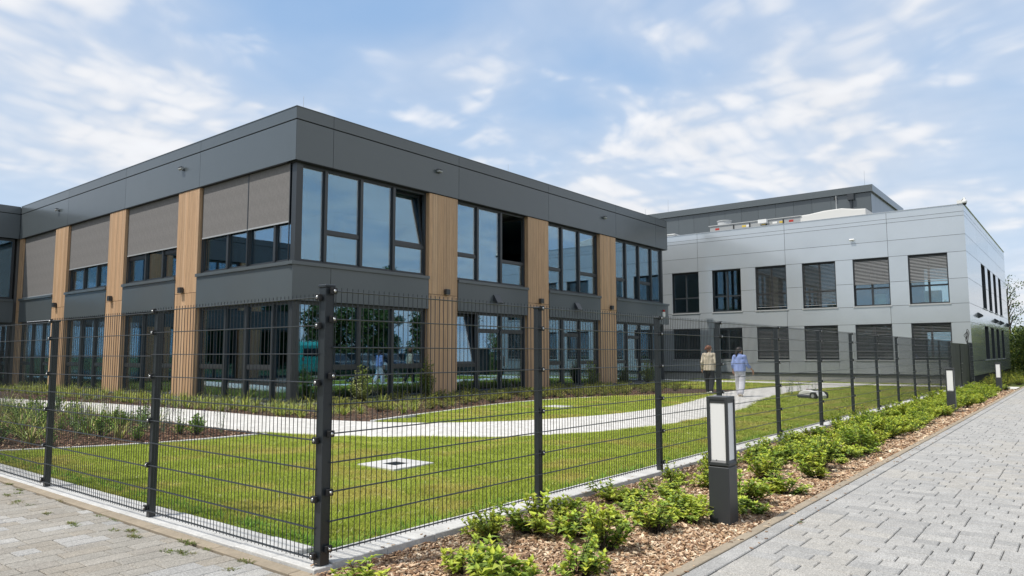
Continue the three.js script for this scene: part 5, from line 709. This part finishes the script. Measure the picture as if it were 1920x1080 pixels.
/* ---------------------------------------------------------------- grass, wood chips, pebbles */
function scatter(name, geo, mat, list, colours) { const m = new THREE.InstancedMesh(geo, mat, list.length), M4 = new THREE.Matrix4(), q = new THREE.Quaternion(), e = new THREE.Euler(), c = new THREE.Color(); list.forEach((p, i) => { q.setFromEuler(e.set(p[4] ?? 0, p[3], p[5] ?? 0)); M4.compose(V(p[0], p[1], p[2]), q, V(p[6], p[7], p[8])); m.setMatrixAt(i, M4); const k = colours(p, i); m.setColorAt(i, c.setRGB(k[0], k[1], k[2])); }); m.name = name; m.userData.kind = 'stuff'; shadowed(m); scene.add(m); return m; }
{
  const L = new Leaves(), r = rng(61); for (let k = 0; k < 11; k++) { const a = r() * 6.283, rr = 0.026 * Math.sqrt(r()), t = 0.15 + 0.75 * r(); L.blade(V(Math.cos(a * 3) * rr, 0, Math.sin(a * 3) * rr), V(Math.cos(a) * t, 1, Math.sin(a) * t), 0.030 + 0.030 * r(), 0.0042, 0.5 * r(), [1, 1, 1], 2); } const tuft = L.geo(); tuft.deleteAttribute('color');
  const list = [];
  const sow = (x0, x1, z0, z1, dens, s) => { const n = Math.round((x1 - x0) * (z1 - z0) * dens); for (let i = 0; i < n; i++) { const x = lerp(x0, x1, r()), z = lerp(z0, z1, r()); if (!onLawn(x, z)) continue; const k = s * (0.7 + 0.6 * r()), h = Math.min(k, 0.6 + 0.35 * k) * (0.75 + 0.6 * vn(x * 2 + 30, z * 2 + 60)); list.push([x, -0.062, z, r() * 6.28, 0, 0, k, h, k]); } };
  sow(-4.5, -0.27, -4.5, -0.27, 2600, 1.0); sow(-9, -4.5, -4.7, -0.27, 1900, 1.15); sow(-4.6, -0.27, -9, -4.5, 1700, 1.2); sow(-10, -0.27, -15, -9, 800, 1.7); sow(-8, -4.6, -9, -4.5, 1000, 1.5); sow(-10, -0.27, -36, -15, 300, 2.6); sow(-22, -10, -36, -29, 60, 4);
  scatter('grass', tuft, M.blade, list, (p) => { const n = fbm(p[0] * 1.5 + 5, p[2] * 1.5 + 3, 4), f = r(), dry = sm(0.54, 0.70, n + (f - 0.5) * 0.22), k = 0.8 + 0.45 * r(); if (f < 0.012) return [0.72, 0.70, 0.42]; return [lerp(0.375, 0.49, dry) * k, lerp(0.445, 0.45, dry) * k, lerp(0.060, 0.11, dry) * k]; });
  // taller weeds and clover at the foot of the fence
  const weeds = [], W = grassParts(1201, 18, 0.11, 0.012, 0.9, [[1, 1, 1]])[0]; W.deleteAttribute('color'); for (let i = 0; i < 900; i++) { const onR = r() < 0.6, a = Math.pow(r(), 1.4) * 9; const x = onR ? -0.30 - r() * 0.16 : -0.3 - a, z = onR ? -0.3 - a * 1.3 : -0.32 - r() * 0.14; const k = 0.5 + 0.7 * r(); weeds.push([x, -0.065, z, r() * 6.28, 0, 0, k, k, k]); }
  scatter('lawn_edge_weeds', W, M.blade, weeds, () => { const k = 0.75 + 0.5 * r(); return [0.22 * k, 0.38 * k, 0.05 * k]; });
  const chip = new THREE.BoxGeometry(0.034, 0.0055, 0.010), chips = []; const chipAt = (z0, z1, n, s) => { for (let i = 0; i < n; i++) { const x = 0.07 + r() * 1.84, z = lerp(z0, z1, r()), k = s * (0.5 + 1.1 * r() * r() + 0.2); const edge = x < 0.16 ? 0.012 : 0; chips.push([x, -0.070 + r() * 0.022 + edge * r(), z, r() * 6.28, (r() - 0.5) * 1.0, (r() - 0.5) * 0.8, k, k * (0.8 + r()), k * (0.7 + 0.9 * r())]); } };
  chipAt(-3.5, 0.28, 26000, 1.0); chipAt(-8, -3.5, 17000, 1.2); chipAt(-18, -8, 15000, 1.6); chipAt(-32.5, -18, 9000, 2.2);
  for (let i = 0; i < 260; i++) { const z = 0.1 - Math.pow(r(), 1.3) * 16, kerbSide = r() < 0.3, x = kerbSide ? 0.06 - 0.16 * r() * r() : 1.94 + 0.30 * r() * r(), k = 0.6 + 0.5 * r(); chips.push([x, kerbSide ? 0.004 : -0.024, z, r() * 6.28, 0, 0, k, k, k]); }
  const tones = [[0.55, 0.40, 0.26], [0.42, 0.27, 0.155], [0.27, 0.155, 0.085], [0.68, 0.55, 0.39], [0.17, 0.10, 0.06], [0.49, 0.34, 0.225]];
  scatter('wood_chips', chip, M.chip, chips, () => { const t = tones[Math.floor(r() * 6)], k = 0.75 + 0.5 * r(); return [t[0] * k, t[1] * k, t[2] * k]; });
  // bark litter in the planting beds
  const litter = []; for (let i = 0; i < 26000; i++) { const fl = r() < 0.5, x = fl ? -19 + r() * 11.5 : -26 + r() * 19, z = fl ? -0.4 - r() * 4.2 : -5.5 - r() * 17; if (!(fl ? inside(flowerBed, x, z) : inside(facadeBed, x, z))) continue; const k = 1.5 + 1.2 * r(); litter.push([x, -0.04 + 0.012 * r(), z, r() * 6.28, (r() - 0.5) * 0.9, (r() - 0.5) * 0.7, k, k, k]); }
  scatter('bark_litter', chip, M.chip, litter, () => { const k = 0.6 + 0.8 * r(), q = r(); return q < 0.25 ? [0.30 * k, 0.20 * k, 0.12 * k] : [0.16 * k, 0.085 * k, 0.052 * k]; });
  const peb = new THREE.IcosahedronGeometry(0.022, 0), pebs = []; for (let i = 0; i < 9000; i++) { const side = r() < 0.5; const x = side ? -14.02 + r() * 0.48 : -14 - r() * 18, z = side ? -8.8 - r() * 24 : -9.15 + r() * 0.42, k = 0.8 + 1.1 * r(); pebs.push([x, -0.030 + 0.01 * r(), z, r() * 6.28, r() * 3, 0, k, k * 0.7, k]); }
  scatter('gravel', peb, M.pebble, pebs, () => { const k = 0.07 + 0.12 * r(); return [k, k, k * 1.03]; });
  // moss and small weeds growing in the forecourt joints
  const mossG = grassParts(1202, 14, 0.03, 0.008, 1.6, [[1, 1, 1]])[0]; mossG.deleteAttribute('color'); const moss = []; for (let c = 0; c < 26; c++) { const x0 = -0.4 - r() * 5.2, z0 = 0.235 + Math.pow(r(), 2) * 0.34; const n = 3 + Math.floor(r() * 7); for (let i = 0; i < n; i++) { const k = 0.5 + 0.6 * r(); moss.push([x0 + (r() - 0.5) * 0.16, -0.035, z0 + (r() - 0.5) * 0.03, r() * 6.28, 0, 0, k, k, k]); } }
  for (const [x0, z0] of [[1.98, -1.7], [3.1, -1.55], [2.16, -3.4]]) for (let i = 0; i < 6; i++) moss.push([x0 + (r() - 0.5) * 0.06, -0.032, z0 + (r() - 0.5) * 0.03, r() * 6.28, 0, 0, 0.5, 0.5, 0.5]);
  scatter('joint_weeds', mossG, M.blade, moss, () => { const k = 0.7 + 0.6 * r(); return r() < 0.3 ? [0.20 * k, 0.17 * k, 0.05 * k] : [0.13 * k, 0.17 * k, 0.03 * k]; });
}
scene.traverse((o) => { if (o.isMesh) o.castShadow = o.receiveShadow = true; });
renderer.render(scene, camera);
